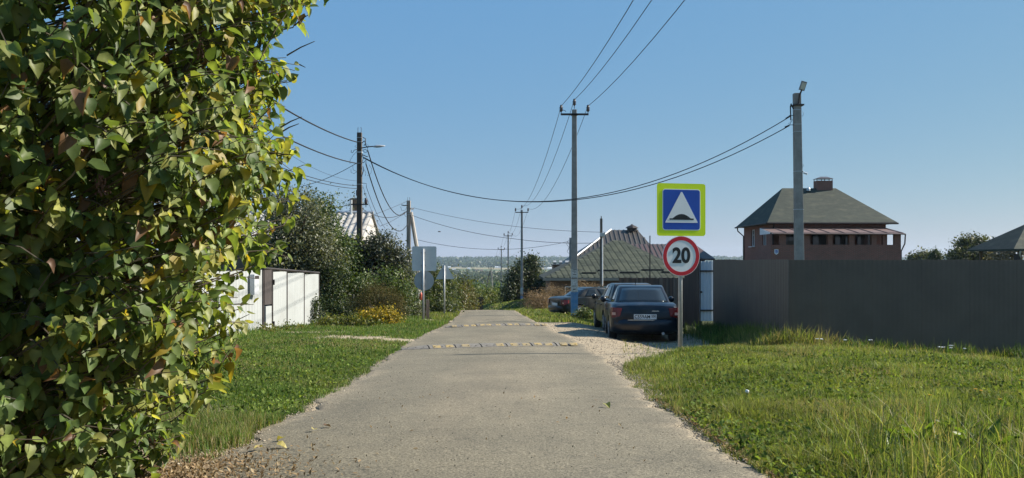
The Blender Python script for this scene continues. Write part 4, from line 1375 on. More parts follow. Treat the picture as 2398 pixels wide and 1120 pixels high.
wire('service wire from second brown pole down to the dark bush', [lq(953, 494), at(890, 530, 46)], .012, 10, 'cables of the brown poles', [.1])
wire('short house wire left of the grey roof chimney', [at(765, 486, 48), at(812, 481, 47)], .02, 8, 'cables of the brown poles', [.05])
wire('highest long wire from second brown pole over the road to right', [lq(969, 487), at(1406, 544, 50)], .011, 26, 'wires from the second brown pole', [.35])
wire('middle long wire from second brown pole over the road to right', [lq(966, 505), at(1200, 559, 55), at(1406, 569, 50)], .014, 20, 'wires from the second brown pole', [.22, .12])
wire('lowest long wire from second brown pole over the road to right', [lq(978, 562), at(1330, 566, 62)], .014, 26, 'wires from the second brown pole', [.62])

# service posts on the right
def service_post(px, D, top, w, label, m, white=False):
    x = X(px, D); zg = g1(x, D); zt = Z(top, D)
    r = empty('service_post', (x, D, zg), 0, label, 'post', 'posts by the houses on the right')
    G().box((x, D, (zg + zt) / 2), (w, w, zt - zg), taper=.8).build('shaft', m, r, bevel=.01)
    return r, x, zg, zt
ra, xa, zga, zta = service_post(1408, 50, 512, .17, 'slim post with white meter box before the green roof', M_WOODGREY)
G().tube([(xa + .06, 50 - .12, zga + 1.2), (xa + .055, 50 - .12, Z(552, 50))], .035, 8).build('conduit', M_WHITE, ra)
G().box((xa + .06, 50 - .16, Z(550, 50)), (.3, .16, .22)).build('meter_box', mat('meter_box', (.55, .55, .52), rough=.5), ra, bevel=.01)
G().tube([(xa, 50, zta), (xa, 50, zta + .14)], .03, 6).build('rod', M_DARKTRIM, ra)
G().tube([at(1413, 543, 49.9), at(1420, 547, 49.9), at(1416, 552, 49.9)], .015, 5).build('cable_loop', M_WIRE, ra)
rb, xb, zgb, ztb = service_post(1336, 62, 557, .22, 'concrete post peeping out left of the first power pole', M_CONC)
for pts in ([(1331, 563), (1327, 572), (1333, 580), (1329, 588)], [(1330, 566), (1334, 576), (1328, 590), (1333, 594)]):
    G().tube([at(a, b_, 61.8) for a, b_ in pts], .014, 5).build('cable_loop', M_WIRE, rb)
rc_, xc_, _, _ = service_post(1522, 50, 552, .07, 'thin dark pipe post before the right end of the green roof', M_DARKTRIM)

# ------------------------------------------------------------------ road signs
M_LIME = mat('fluorescent_film', (.80, .98, .015), (.76, .95, .015), scale=3, rough=.35)
M_SBLUE = mat('sign_blue', (.015, .085, .45), (.015, .075, .40), scale=3, rough=.3)
M_SWHITE = mat('sign_white', (.88, .88, .86), (.84, .84, .82), scale=4, rough=.35)
M_SRED = mat('sign_red', (.62, .025, .04), (.56, .02, .035), scale=4, rough=.3)
M_SBLACK = mat('sign_black', (.012, .016, .018), rough=.4)
M_SBACK = mat('sign_back', (.60, .62, .60), (.52, .54, .53), scale=3, rough=.6)

def rounded(w, h, r, n=5):
    pts = []
    for cx, cy, a0 in ((w / 2 - r, h / 2 - r, 0), (-w / 2 + r, h / 2 - r, 90), (-w / 2 + r, -h / 2 + r, 180), (w / 2 - r, -h / 2 + r, 270)):
        for k in range(n + 1):
            a = R(a0 + 90 * k / n); pts.append((cx + r * math.cos(a), cy + r * math.sin(a)))
    return pts
def circ(r, n=48): return [(r * math.cos(2 * math.pi * k / n), r * math.sin(2 * math.pi * k / n)) for k in range(n)]

def plate(name, pts, yf, thick, m, parent, cx=0, cz=0):
    """flat sheet facing -Y in the sign's own frame"""
    return G().poly([(cx + a, yf, cz + b_) for a, b_ in pts], thick, (0, -1, 0)).build(name, m, parent, world=False)

def text_mesh(name, s, size, m, parent, loc, ext=.001, sx=1.0, bold=0.0, rot=(R(90), 0, 0), align='CENTER'):
    cu = bpy.data.curves.new(name, 'FONT')
    cu.body = s; cu.size = size; cu.extrude = ext; cu.align_x = align; cu.align_y = 'CENTER'; cu.offset = bold
    t = bpy.data.objects.new(name + '_tmp', cu)
    COL.objects.link(t)
    dg = bpy.context.evaluated_depsgraph_get()
    me = bpy.data.meshes.new_from_object(t.evaluated_get(dg))
    bpy.data.objects.remove(t)
    me.name = name
    me.materials.clear()
    o = link(name, me, m, parent)
    o.location = loc; o.rotation_euler = rot; o.scale = (sx, 1, 1)
    return o

def front_sign():
    D = 14.75; x = X(1595, D); zg = g1(x, D)
    r = empty('speed_hump_sign', (x, D, zg), R(14), 'lime-bordered blue speed hump sign above round 20 limit on one steel post', 'road sign')
    zz = lambda py: Z(py, D) - zg
    G().tube([(0, .035, -.2), (0, .035, zz(436))], .038, 14).build('post', M_STEEL, r, smooth=True, world=False)
    # square board
    h = .905; cz = zz(491.5); cx = X(1595, D) - x
    b_ = plate('lime_board', rounded(h, h, .05), -.015, .012, M_LIME, r, cx, cz)
    plate('white_edge', rounded(.71, .71, .05), -.0175, .002, M_SWHITE, b_, cx, cz)
    plate('blue_field', rounded(.685, .685, .04), -.0195, .002, M_SBLUE, b_, cx, cz)
    tri = [(-.30, -.225), (.30, -.225), (.30, -.21), (.012, .305), (-.012, .305), (-.30, -.21)]
    plate('white_triangle', tri, -.0215, .002, M_SWHITE, b_, cx, cz)
    hump = [(-.225, -.175), (.225, -.175), (.225, -.15), (.17, -.15)] + [(.15 - .30 * k / 14, -.15 + .075 * math.sin(math.pi * (k + .6) / 15.2) ** .8) for k in range(15)] + [(-.17, -.15), (-.225, -.15)]
    plate('black_hump', hump, -.0235, .002, M_SBLACK, b_, cx, cz)
    # round limit
    cz = zz(600); cx = X(1594.5, D) - x
    c_ = plate('round_board', circ(.346), -.015, .012, M_SWHITE, r, cx, cz)
    ri = circ(.338); ro = circ(.272)
    n = len(ri); g = G()
    vs = [(cx + a, -.0175, cz + b2) for a, b2 in ri] + [(cx + a, -.0175, cz + b2) for a, b2 in ro] + [(cx + a, -.0155, cz + b2) for a, b2 in ri] + [(cx + a, -.0155, cz + b2) for a, b2 in ro]
    fs = []
    for k in range(n):
        j = (k + 1) % n
        fs += [(k, j, n + j, n + k), (2 * n + k, k + 0, j, 2 * n + j)[:4], (n + k, n + j, 3 * n + j, 3 * n + k)]
    g.add(vs, fs).build('red_ring', M_SRED, c_, world=False)
    text_mesh('number', '20', .36, M_SBLACK, c_, (cx, -.018, cz + .0), ext=.0015, sx=.92, bold=.012)
    # clamps at the back
    for py in (455, 525, 580, 620):
        G().box((0, .02, zz(py)), (.2, .05, .035)).build('clamp', M_STEEL, r, world=False)
    G().box((0, -.004, (zz(551) + zz(554)) / 2), (.06, .02, .05)).build('clamp', M_DARKTRIM, r, world=False)
front_sign()

def back_sign():
    D = 28.5; x = X(991, D); zg = g1(x, D)
    r = empty('back_of_square_sign', (x, D, zg), R(6), 'grey back of a square sign over a round one on the left verge', 'road sign')
    zz = lambda py: Z(py, D) - zg
    G().tube([(0, -.04, -.2), (0, -.04, zz(583))], .036, 14).build('post', M_STEEL, r, smooth=True, world=False)
    w = 57 / F * D
    s_ = plate('square_board', rounded(w, .82, .05), .012, .012, M_SBACK, r, X(993.5, D) - x, zz(606)); 
    c_ = plate('round_board', circ(.33, 40), .016, .012, mat('sign_back_dull', (.36, .38, .38), (.30, .32, .32), scale=3, rough=.6), r, X(993, D) - x, zz(657.5))
    for py in (592, 622, 646, 666):
        G().box((0, -.012, zz(py)), (.16, .045, .03)).build('clamp', M_STEEL, r, world=False)
back_sign()

def tri_sign():
    D = 36.5; x = X(1040.5, D); zg = g1(x, D)
    r = empty('back_of_triangle_sign', (x, D, zg), R(4), 'grey back of a triangular sign among the left hedge', 'road sign')
    zz = lambda py: Z(py, D) - zg
    G().tube([(0, -.05, -.2), (0, -.05, zz(622))], .035, 12).build('post', M_STEEL, r, smooth=True, world=False)
    w = 42 / F * D; cx = X(1042, D) - x
    plate('triangle_board', [(cx - w / 2, zz(654)), (cx + w / 2, zz(654)), (cx + w / 2, zz(652)), (cx + .03, zz(617)), (cx - .03, zz(617)), (cx - w / 2, zz(652))], .012, .012, M_SBACK, r)
    for py in (632, 648):
        G().box((0, -.014, zz(py)), (.14, .05, .03)).build('clamp', M_STEEL, r, world=False)
tri_sign()

# ------------------------------------------------------------------ speed bumps
M_RUB = mat('dusty_rubber', (.20, .185, .16), (.13, .12, .105), scale=14, rough=.9, bump=.3)
M_RUBD = mat('rubber_gap', (.03, .03, .03), rough=.9)
M_YEL = mat('worn_yellow', (.38, .27, .10), (.22, .19, .13), scale=9, rough=.7)
def speed_bump(pa, pb, Da, Db, label, nmod, yellow):
    a = Vector((X(pa, Da), Da, 0)); b_ = Vector((X(pb, Db), Db, 0))
    U = (b_ - a).normalized(); L = (b_ - a).length; ang = math.atan2(U.y, U.x)
    r = empty('speed_bump', (a.x, a.y, road_z(a.x, a.y)), 0, label, 'speed bump', 'rubber speed bumps on the road')
    N = Vector((-U.y, U.x, 0))
    prof = [(-.21, -.02), (-.20, .016), (-.11, .05), (0, .06), (.11, .05), (.20, .016), (.21, -.02)]
    m = L / nmod
    for k in range(nmod):
        x0, x1 = k * m + .012, (k + 1) * m - .012
        tilt = random.uniform(-.006, .01)
        g = G(); vs = []
        for x in (x0, x1):
            q_ = a + U * x; zr = road_z(q_.x, q_.y)
            e = .35 if (k == 0 and x == x0) or (k == nmod - 1 and x == x1) else 1.0
            for o, h in prof: vs.append((q_.x + N.x * o * e, q_.y + N.y * o * e, zr + (h if h < 0 else h * e) + tilt))
        n = len(prof)
        fs = [(i, i + 1, n + i + 1, n + i) for i in range(n - 1)] + [tuple(range(n - 1, -1, -1)), tuple(range(n, 2 * n))]
        mo = g.add(vs, fs).build('module', M_RUB, r)
        for ft in yellow[k]:
            q_ = a + U * (x0 + (x1 - x0) * ft); zr = road_z(q_.x, q_.y) + tilt
            wy = .072
            g = G()
            vs = []
            for u in (-wy, wy):
                for o, h in ((-.185, .0205), (-.11, .0535), (-.075, .058)):
                    vs.append((q_.x + U.x * u + N.x * o, q_.y + U.y * u + N.y * o, zr + h + .003))
            vs += [(v[0], v[1], v[2] - .008) for v in vs]
            g.add(vs, [(0, 1, 4, 3), (1, 2, 5, 4), (6, 9, 10, 7), (7, 10, 11, 8), (0, 3, 9, 6), (2, 8, 11, 5), (0, 6, 7, 1), (1, 7, 8, 2), (3, 4, 10, 9), (4, 5, 11, 10)]).build('yellow_patch', M_YEL, mo)
        for ft in (.2, .5, .8):
            q_ = a + U * (x0 + (x1 - x0) * ft) - N * .16
            G().lathe([(.012, 0), (.012, .006)], (q_.x, q_.y, road_z(q_.x, q_.y) + .034 + tilt), 8).build('bolt', M_RUBD, mo)
speed_bump(938, 1352, 15.55, 16.6, 'near rubber speed bump with worn yellow patches across the road', 7, [[], [.3, .8], [.4], [.75], [.3, .8], [.25, .7], [.3, .75]])
speed_bump(1043, 1277, 24.4, 25.6, 'farther rubber speed bump with faded yellow patches across the road', 7, [[.5], [.3, .8], [.4, .85], [.5], [.3, .8], [.6], [.25, .8]])

# ================================================================== CARS
M_TYRE = mat('tyre', (.022, .022, .022), (.05, .047, .042), scale=9, rough=.9)
M_RIM = mat('rim', (.35, .35, .36), rough=.4, metal=.7)
M_CHROME = mat('chrome', (.6, .6, .62), rough=.25, metal=.9)
M_TAIL = mat('tail_lamp_red', (.15, .008, .008), (.09, .006, .007), scale=8, rough=.2, spec=.6)
M_TAILW = mat('tail_lamp_clear', (.55, .35, .3), rough=.2)
M_PLATE = mat('plate_white', (.72, .73, .74), rough=.5)
M_CARGLASS = glass_mat('car_glass', (.018, .022, .024), .04)
M_UNDER = mat('car_underside', (.015, .015, .016), rough=.9)

def car(name, label, loc, heading, paint, dims, plate_txt=None, wagon=False, group='dark cars parked beside the road', pitch=0.0):
    """local frame: +Y forward, origin on the ground under the middle"""
    L, W, H = dims
    hl = L / 2; hw = W / 2
    r = empty(name, loc, heading, label, 'car', group)
    r.rotation_euler = (pitch, 0, heading)
    bz_ = .19
    dk = .92 if not wagon else .95          # rear deck height
    # stations: y, half width, bottom, top, upper-edge inset
    st = [(-hl + .00, hw * .80, .34, dk - .16, .82), (-hl + .05, hw * .90, .26, dk - .05, .86), (-hl + .16, hw * .95, .22, dk, .86), (-hl + .55, hw * .985, bz_, dk + .025, .88),
          (-hl + 1.0, hw, bz_, dk + .03, .90), (-.55, hw, bz_, dk + .02, .92), (.35, hw, bz_, dk, .92), (hl - 1.25, hw * .99, bz_, dk - .02, .90),
          (hl - .8, hw * .975, bz_, dk - .09, .86), (hl - .3, hw * .93, .22, dk - .19, .82), (hl - .07, hw * .84, .26, dk - .30, .80), (hl, hw * .72, .34, dk - .40, .78)]
    def ring(y, w, zb, zt, ins):
        zm = zb + (zt - zb) * .52
        half = [(0, zb), (w * .80, zb), (w * .95, zb + .07), (w * .99, zb + .18), (w, zm), (w * .985, zm + (zt - zm) * .55), (w * (ins + .07), zt - .035), (w * ins, zt - .006), (w * .5, zt + .012), (0, zt + .02)]
        pts = half + [(-a, z) for a, z in reversed(half[1:-1])]
        return [(a, y, z) for a, z in pts]
    vs = []; n = 18
    for s_ in st: vs += ring(*s_)
    fs = []
    for i in range(len(st) - 1):
        for k in range(n):
            k2 = (k + 1) % n
            fs.append((i * n + k, i * n + k2, (i + 1) * n + k2, (i + 1) * n + k))
    fs.append(tuple(range(n - 1, -1, -1))); fs.append(tuple((len(st) - 1) * n + k for k in range(n)))
    body = G().add(vs, fs).build('body', paint, r, smooth=True, world=False)
    # wheel arches are cut out of the body
    wy = (-hl + .82, hl - .80); wr = .295
    cut = G()
    for y in wy:
        for sx in (-1, 1):
            cut.lathe([(wr + .055, -.16), (wr + .055, .22)], (sx * (hw - .06), y, wr), 22, axis='x', M=Matrix.Diagonal((sx, 1, 1)) if False else None)
    co = cut.build('arch_cut', M_UNDER, None, world=False)
    co.parent = r
    md = body.modifiers.new('arches', 'BOOLEAN'); md.object = co; md.operation = 'DIFFERENCE'; md.solver = 'EXACT'
    bpy.context.view_layer.update()
    dg = bpy.context.evaluated_depsgraph_get()
    me = bpy.data.meshes.new_from_object(body.evaluated_get(dg))
    if len(me.polygons) > 60:
        body.modifiers.clear(); body.data = me
        me.materials.clear(); me.materials.append(paint)
        sm = [True] * len(me.polygons); me.polygons.foreach_set('use_smooth', sm)
        bm = bmesh.new(); bm.from_mesh(me)
        for e in bm.edges:
            if len(e.link_faces) == 2 and e.calc_face_angle(0) > .7: e.smooth = False
        bm.to_mesh(me); bm.free()
    else:
        body.modifiers.clear()
    bpy.data.objects.remove(co)
    G().box((0, 0, .30), (W - .40, L - .5, .22)).build('underbody', M_UNDER, r, world=False)
    # cabin
    zb = dk - .01
    rb = -hl + (.72 if not wagon else .16); rt = -hl + (1.32 if not wagon else .52)
    fb = hl - 1.10; ft = hl - 1.98
    wb = hw * .90; wt = hw * .67; ztop = H
    P = {'rb': (wb * .90, rb, zb), 'mb': (wb, (rb + fb) / 2, zb), 'fb': (wb * .93, fb, zb - .03), 'rt': (wt * .95, rt, ztop - .035), 'mt': (wt, (rt + ft) / 2 - .1, ztop), 'ft': (wt * .96, ft, ztop - .03)}
    names = ['rb', 'mb', 'fb', 'ft', 'mt', 'rt']
    V = {}
    vs = []
    for sgn in (1, -1):
        for nme in names:
            a = P[nme]; V[(nme, sgn)] = Vector((a[0] * sgn, a[1], a[2])); vs.append(V[(nme, sgn)])
    ix = {(nme, s_): i + (0 if s_ == 1 else 6) for s_ in (1, -1) for i, nme in enumerate(names)}
    I = lambda nme, s_: ix[(nme, s_)]
    fs = []
    for s_ in (1, -1):
        fs += [(I('rb', s_), I('mb', s_), I('mt', s_), I('rt', s_)), (I('mb', s_), I('fb', s_), I('ft', s_), I('mt', s_))]
    fs += [(I('rt', 1), I('mt', 1), I('mt', -1), I('rt', -1)), (I('mt', 1), I('ft', 1), I('ft', -1), I('mt', -1)), (I('rb', 1), I('rt', 1), I('rt', -1), I('rb', -1)), (I('fb', 1), I('ft', 1), I('ft', -1), I('fb', -1)),
           (I('rb', 1), I('mb', 1), I('mb', -1), I('rb', -1)), (I('mb', 1), I('fb', 1), I('fb', -1), I('mb', -1))]
    cab = G().add(vs, fs).build('cabin', paint, r, smooth=True, world=False, bevel=.05)
    def pane(nm, A, B_, C_, D_, u0, u1, v0, v1, m=M_CARGLASS, off=.008, bow=.0, par=None, k=5, rnd=.0):
        A, B_, C_, D_ = map(Vector, (A, B_, C_, D_))
        nrm = (B_ - A).cross(D_ - A).normalized()
        ctr = (A + B_ + C_ + D_) / 4
        if nrm.dot(ctr - Vector((0, (rb + fb) / 2, .9))) < 0: nrm = -nrm
        vs = []; fs = []
        for j in range(k + 1):
            for i in range(k + 1):
                u = u0 + (u1 - u0) * i / k; v = v0 + (v1 - v0) * j / k
                e = A.lerp(B_, u).lerp(D_.lerp(C_, u), v)
                vs.append(e + nrm * (off + bow * (1 - (2 * i / k - 1) ** 2)))
        for j in range(k):
            for i in range(k): fs.append((j * (k + 1) + i, j * (k + 1) + i + 1, (j + 1) * (k + 1) + i + 1, (j + 1) * (k + 1) + i))
        o = G().add(vs, fs).build(nm, m, par or r, smooth=True, world=False)
        md = o.modifiers.new('t', 'SOLIDIFY'); md.thickness = .006
        return o
    pane('rear_window', V[('rb', -1)], V[('rb', 1)], V[('rt', 1)], V[('rt', -1)], .06, .94, .05, .88, bow=.02)
    pane('windscreen', V[('fb', -1)], V[('fb', 1)], V[('ft', 1)], V[('ft', -1)], .05, .95, .04, .93, bow=.03)
    for s_ in (1, -1):
        pane('side_window', V[('rb', s_)], V[('mb', s_)], V[('mt', s_)], V[('rt', s_)], .30, .93, .10, .86)
        pane('side_window', V[('mb', s_)], V[('fb', s_)], V[('ft', s_)], V[('mt', s_)], .05, .86, .10, .86)
    # bumpers
    def bumper(yc, sgn, z0, z1):
        g = G(); vs = []
        pr = [(hw * .96, .42), (hw * .955, .20), (hw * .86, .05), (hw * .6, -.02), (0, -.05)]
        pts = pr + [(-a, b_) for a, b_ in reversed(pr[:-1])]
        m = len(pts)
        lev = [(z0, .03), (z0 + .05, .0), ((z0 + z1) / 2, -.035), (z1 - .03, -.02), (z1, .02)]
        for z, o in lev:
            for a, b_ in pts: vs.append((a, yc - sgn * (-(b_ + o)), z) if False else (a, yc + sgn * (b_ + o), z))
        fs = []
        for i in range(len(lev) - 1):
            for k in range(m - 1): fs.append((i * m + k, i * m + k + 1, (i + 1) * m + k + 1, (i + 1) * m + k))
        t = (len(lev) - 1) * m
        fs.append(tuple(range(m - 1, -1, -1))); fs.append(tuple(t + k for k in range(m)))
        return g.add(vs, fs)
    rbp = bumper(-hl + .0, 1, .26, .56).build('rear_bumper', paint, r, smooth=True, world=False)
    bumper(hl - .0, -1, .24, .52).build('front_bumper', paint, r, smooth=True, world=False)
    G().box((-.1, -hl - .073, .545), (.62, .012, .014)).build('bumper_trim', M_CHROME, rbp, world=False)
    # lamps
    for s_ in (1, -1):
        tl = G()
        pts = [(s_ * hw * .955, -hl + .26, dk - .09), (s_ * hw * .90, -hl + .045, dk - .085), (s_ * hw * .66, -hl - .004, dk - .10), (s_ * hw * .70, -hl - .008, dk - .29), (s_ * hw * .93, -hl + .045, dk - .33), (s_ * hw * .975, -hl + .24, dk - .24)]
        nrm = Vector((s_ * .35, -1, 0)).normalized()
        q_ = [Vector(p) + nrm * .012 for p in pts]
        lo = tl.add([*q_, *[p - nrm * .06 for p in q_]], [(0, 1, 4, 5), (1, 2, 3, 4), (0, 6, 7, 1), (1, 7, 8, 2), (2, 8, 9, 3), (3, 9, 10, 4), (4, 10, 11, 5), (5, 11, 6, 0)]).build('tail_light', M_TAIL, r, world=False)
        a, b_ = Vector(pts[4]), Vector(pts[3])
        c0 = (a * .75 + b_ * .25) + nrm * .018 + Vector((0, 0, .09))
        G().box(c0, (.085, .012, .06)).build('reverse_lens', M_TAILW, lo, world=False)
        G().box((s_ * hw * .66, hl - .10, dk - .36), (.34, .1, .13), s_ * -.28).build('headlight', M_TAILW, r, world=False, bevel=.02)
        # mirrors
        mr = G().lathe([(.02, -.06), (.075, -.04), (.085, .02), (.05, .05)], (s_ * (hw + .07), fb - .28, zb + .08), 10, axis='y').build('wing_mirror', paint, r, world=False, smooth=True)
        G().box((s_ * (hw - .01), fb - .28, zb + .04), (.12, .05, .03)).build('mirror_arm', M_UNDER, mr, world=False)
        # sill and door seams
        for yy in ((rb + fb) / 2 + .05, fb - .12, rb + .55):
            G().box((s_ * (hw + .0005), yy, .60), (.006, .012, .50)).build('door_seam', M_UNDER, r, world=False)
        for yy in ((rb + fb) / 2 - .18, fb - 1.05 + .35):
            G().box((s_ * (hw + .008), yy - .1, dk - .16), (.03, .17, .035)).build('door_handle', paint, r, world=False, bevel=.008)
        for y in wy:
            wc = (s_ * (hw - .105), y, wr)
            w = G().lathe([(wr * .72, -.095), (wr * .95, -.09), (wr, -.06), (wr, .06), (wr * .95, .09), (wr * .72, .095)], wc, 28, axis='x').build('tyre', M_TYRE, r, smooth=False, world=False)
            w.name = 'wheel'
            G().lathe([(wr * .66, -.02), (wr * .66, .02), (wr * .2, .03)], (wc[0] + s_ * .08, y, wr), 20, axis='x').build('rim', M_RIM, w, world=False)
            for k in range(5):
                an = 2 * math.pi * k / 5
                G().box((wc[0] + s_ * .104, y + math.cos(an) * wr * .38, wr + math.sin(an) * wr * .38), (.016, .05, wr * .5), 0, rx=an - math.pi / 2).build('spoke', M_RIM, w, world=False)
    # boot lid seam, plate, badge, exhaust, aerial
    if plate_txt is not None:
        pc = dk - .30
        pb = G().box((.0, -hl - .016, pc), (.53, .014, .118)).build('number_plate', M_PLATE, r, world=False, bevel=.004)
        if plate_txt:
            text_mesh('plate_text', plate_txt[0], .115, M_SBLACK, pb, (-.065, -hl - .0245, pc - .002), sx=.88, bold=.002)
            text_mesh('plate_region', plate_txt[1], .085, M_SBLACK, pb, (.195, -hl - .0245, pc + .012), sx=.82, bold=.002)
    G().box((.24, -hl - .006, dk - .165), (.16, .01, .016)).build('badge', M_CHROME, r, world=False)
    G().tube([(.42, -hl + .25, .235), (.42, -hl - .02, .23)], .035, 10).build('exhaust', M_STEEL, r, world=False)
    G().tube([(-.1, ft - .2, ztop - .01), (-.1, ft - .35, ztop + .1)], .008, 5).build('aerial', M_UNDER, r, world=False)
    return r

def paint_mat(name, c, dust=(.25, .22, .18), amt=.35):
    m = mat(name, c, tuple(v * .9 for v in c), scale=2, rough=.3, spec=.3, coat=.25, dirt=(dust, 2.2, amt))
    MATS[name].node_tree.nodes['Principled BSDF'].inputs['Coat Roughness'].default_value = .08
    return m
P_BLUE = paint_mat('dark_blue_paint', (.006, .010, .019), (.12, .11, .10), .25)
P_GREY = paint_mat('dark_grey_paint', (.016, .018, .022), amt=.4)
P_GRN = paint_mat('dark_green_black_paint', (.010, .013, .014), amt=.25)
def place(px, D): return (X(px, D), D, g1(X(px, D), D))
yc = 20.1 + 2.1
xl = X(1511, 20.1) + math.sin(R(4.5)) * 2.1
car('dark_blue_sedan', 'dark blue sedan with plate C559AM550 nearest the round 20 sign', (xl, yc, g1(xl, yc)), R(-4.5), P_BLUE, (4.22, 1.67, 1.37), ('C559AM', '550'), pitch=R(-1.8))
yc = 24.6 + 2.1
xl = X(1421, 24.6) + .82
car('dark_grey_hatchback', 'dusty dark grey hatchback parked just ahead of the dark blue sedan', (xl, yc, g1(xl, yc)), R(.5), P_GREY, (4.1, 1.7, 1.44), None, wagon=True, pitch=R(-1.8))
yc = 39.0; xl = X(1300, 38.2) + 1.95
car('black_sedan', 'black sedan seen from the side behind the blue-footed power pole', (xl, yc, g1(xl, yc)), R(-66), P_GRN, (4.3, 1.7, 1.36), ('', ''), pitch=0)

# ================================================================== THE LILAC
LEAF_T = np.array([0, .10, .34, .66, 1.0]); LEAF_W = np.array([0, .33, .42, .29, 0])
def leaf_template(fold, curl, side=0.0):
    v = []
    for t in LEAF_T: v.append((side * t * t * .15, t, -curl * t * t))
    for s_ in (-1, 1):
        for t, w in zip(LEAF_T[1:-1], LEAF_W[1:-1]):
            tt_ = t - (.09 if t < .2 else 0)
            v.append((s_ * w + side * t * t * .15, tt_, fold * w - curl * t * t - .07 * math.sin(t * 9 + s_ * side)))
    f = []
    for b0, fl in ((5, 0), (8, 1)):
        tri = [(0, b0, 1), (1, b0, b0 + 1), (1, b0 + 1, 2), (2, b0 + 1, b0 + 2), (2, b0 + 2, 3), (3, b0 + 2, 4)]
        for a in tri: f.append(a if fl else (a[0], a[2], a[1]))
    return np.array(v), np.array(f)
TEMPL = [leaf_template(.30, .18, .3), leaf_template(.6, .35, -.4), leaf_template(.12, .06, .1), leaf_template(1.1, .6, .9), leaf_template(.4, -.2, -.2), leaf_template(.8, .12, .5), leaf_template(.2, .4, -.7)]

def frames(d, nrm):
    """orthonormal frames: columns x (across), y (along leaf), z (normal)"""
    y = d / np.linalg.norm(d, axis=1, keepdims=True)
    x = np.cross(y, nrm); x /= (np.linalg.norm(x, axis=1, keepdims=True) + 1e-9)
    z = np.cross(x, y)
    return np.stack([x, y, z], -1)

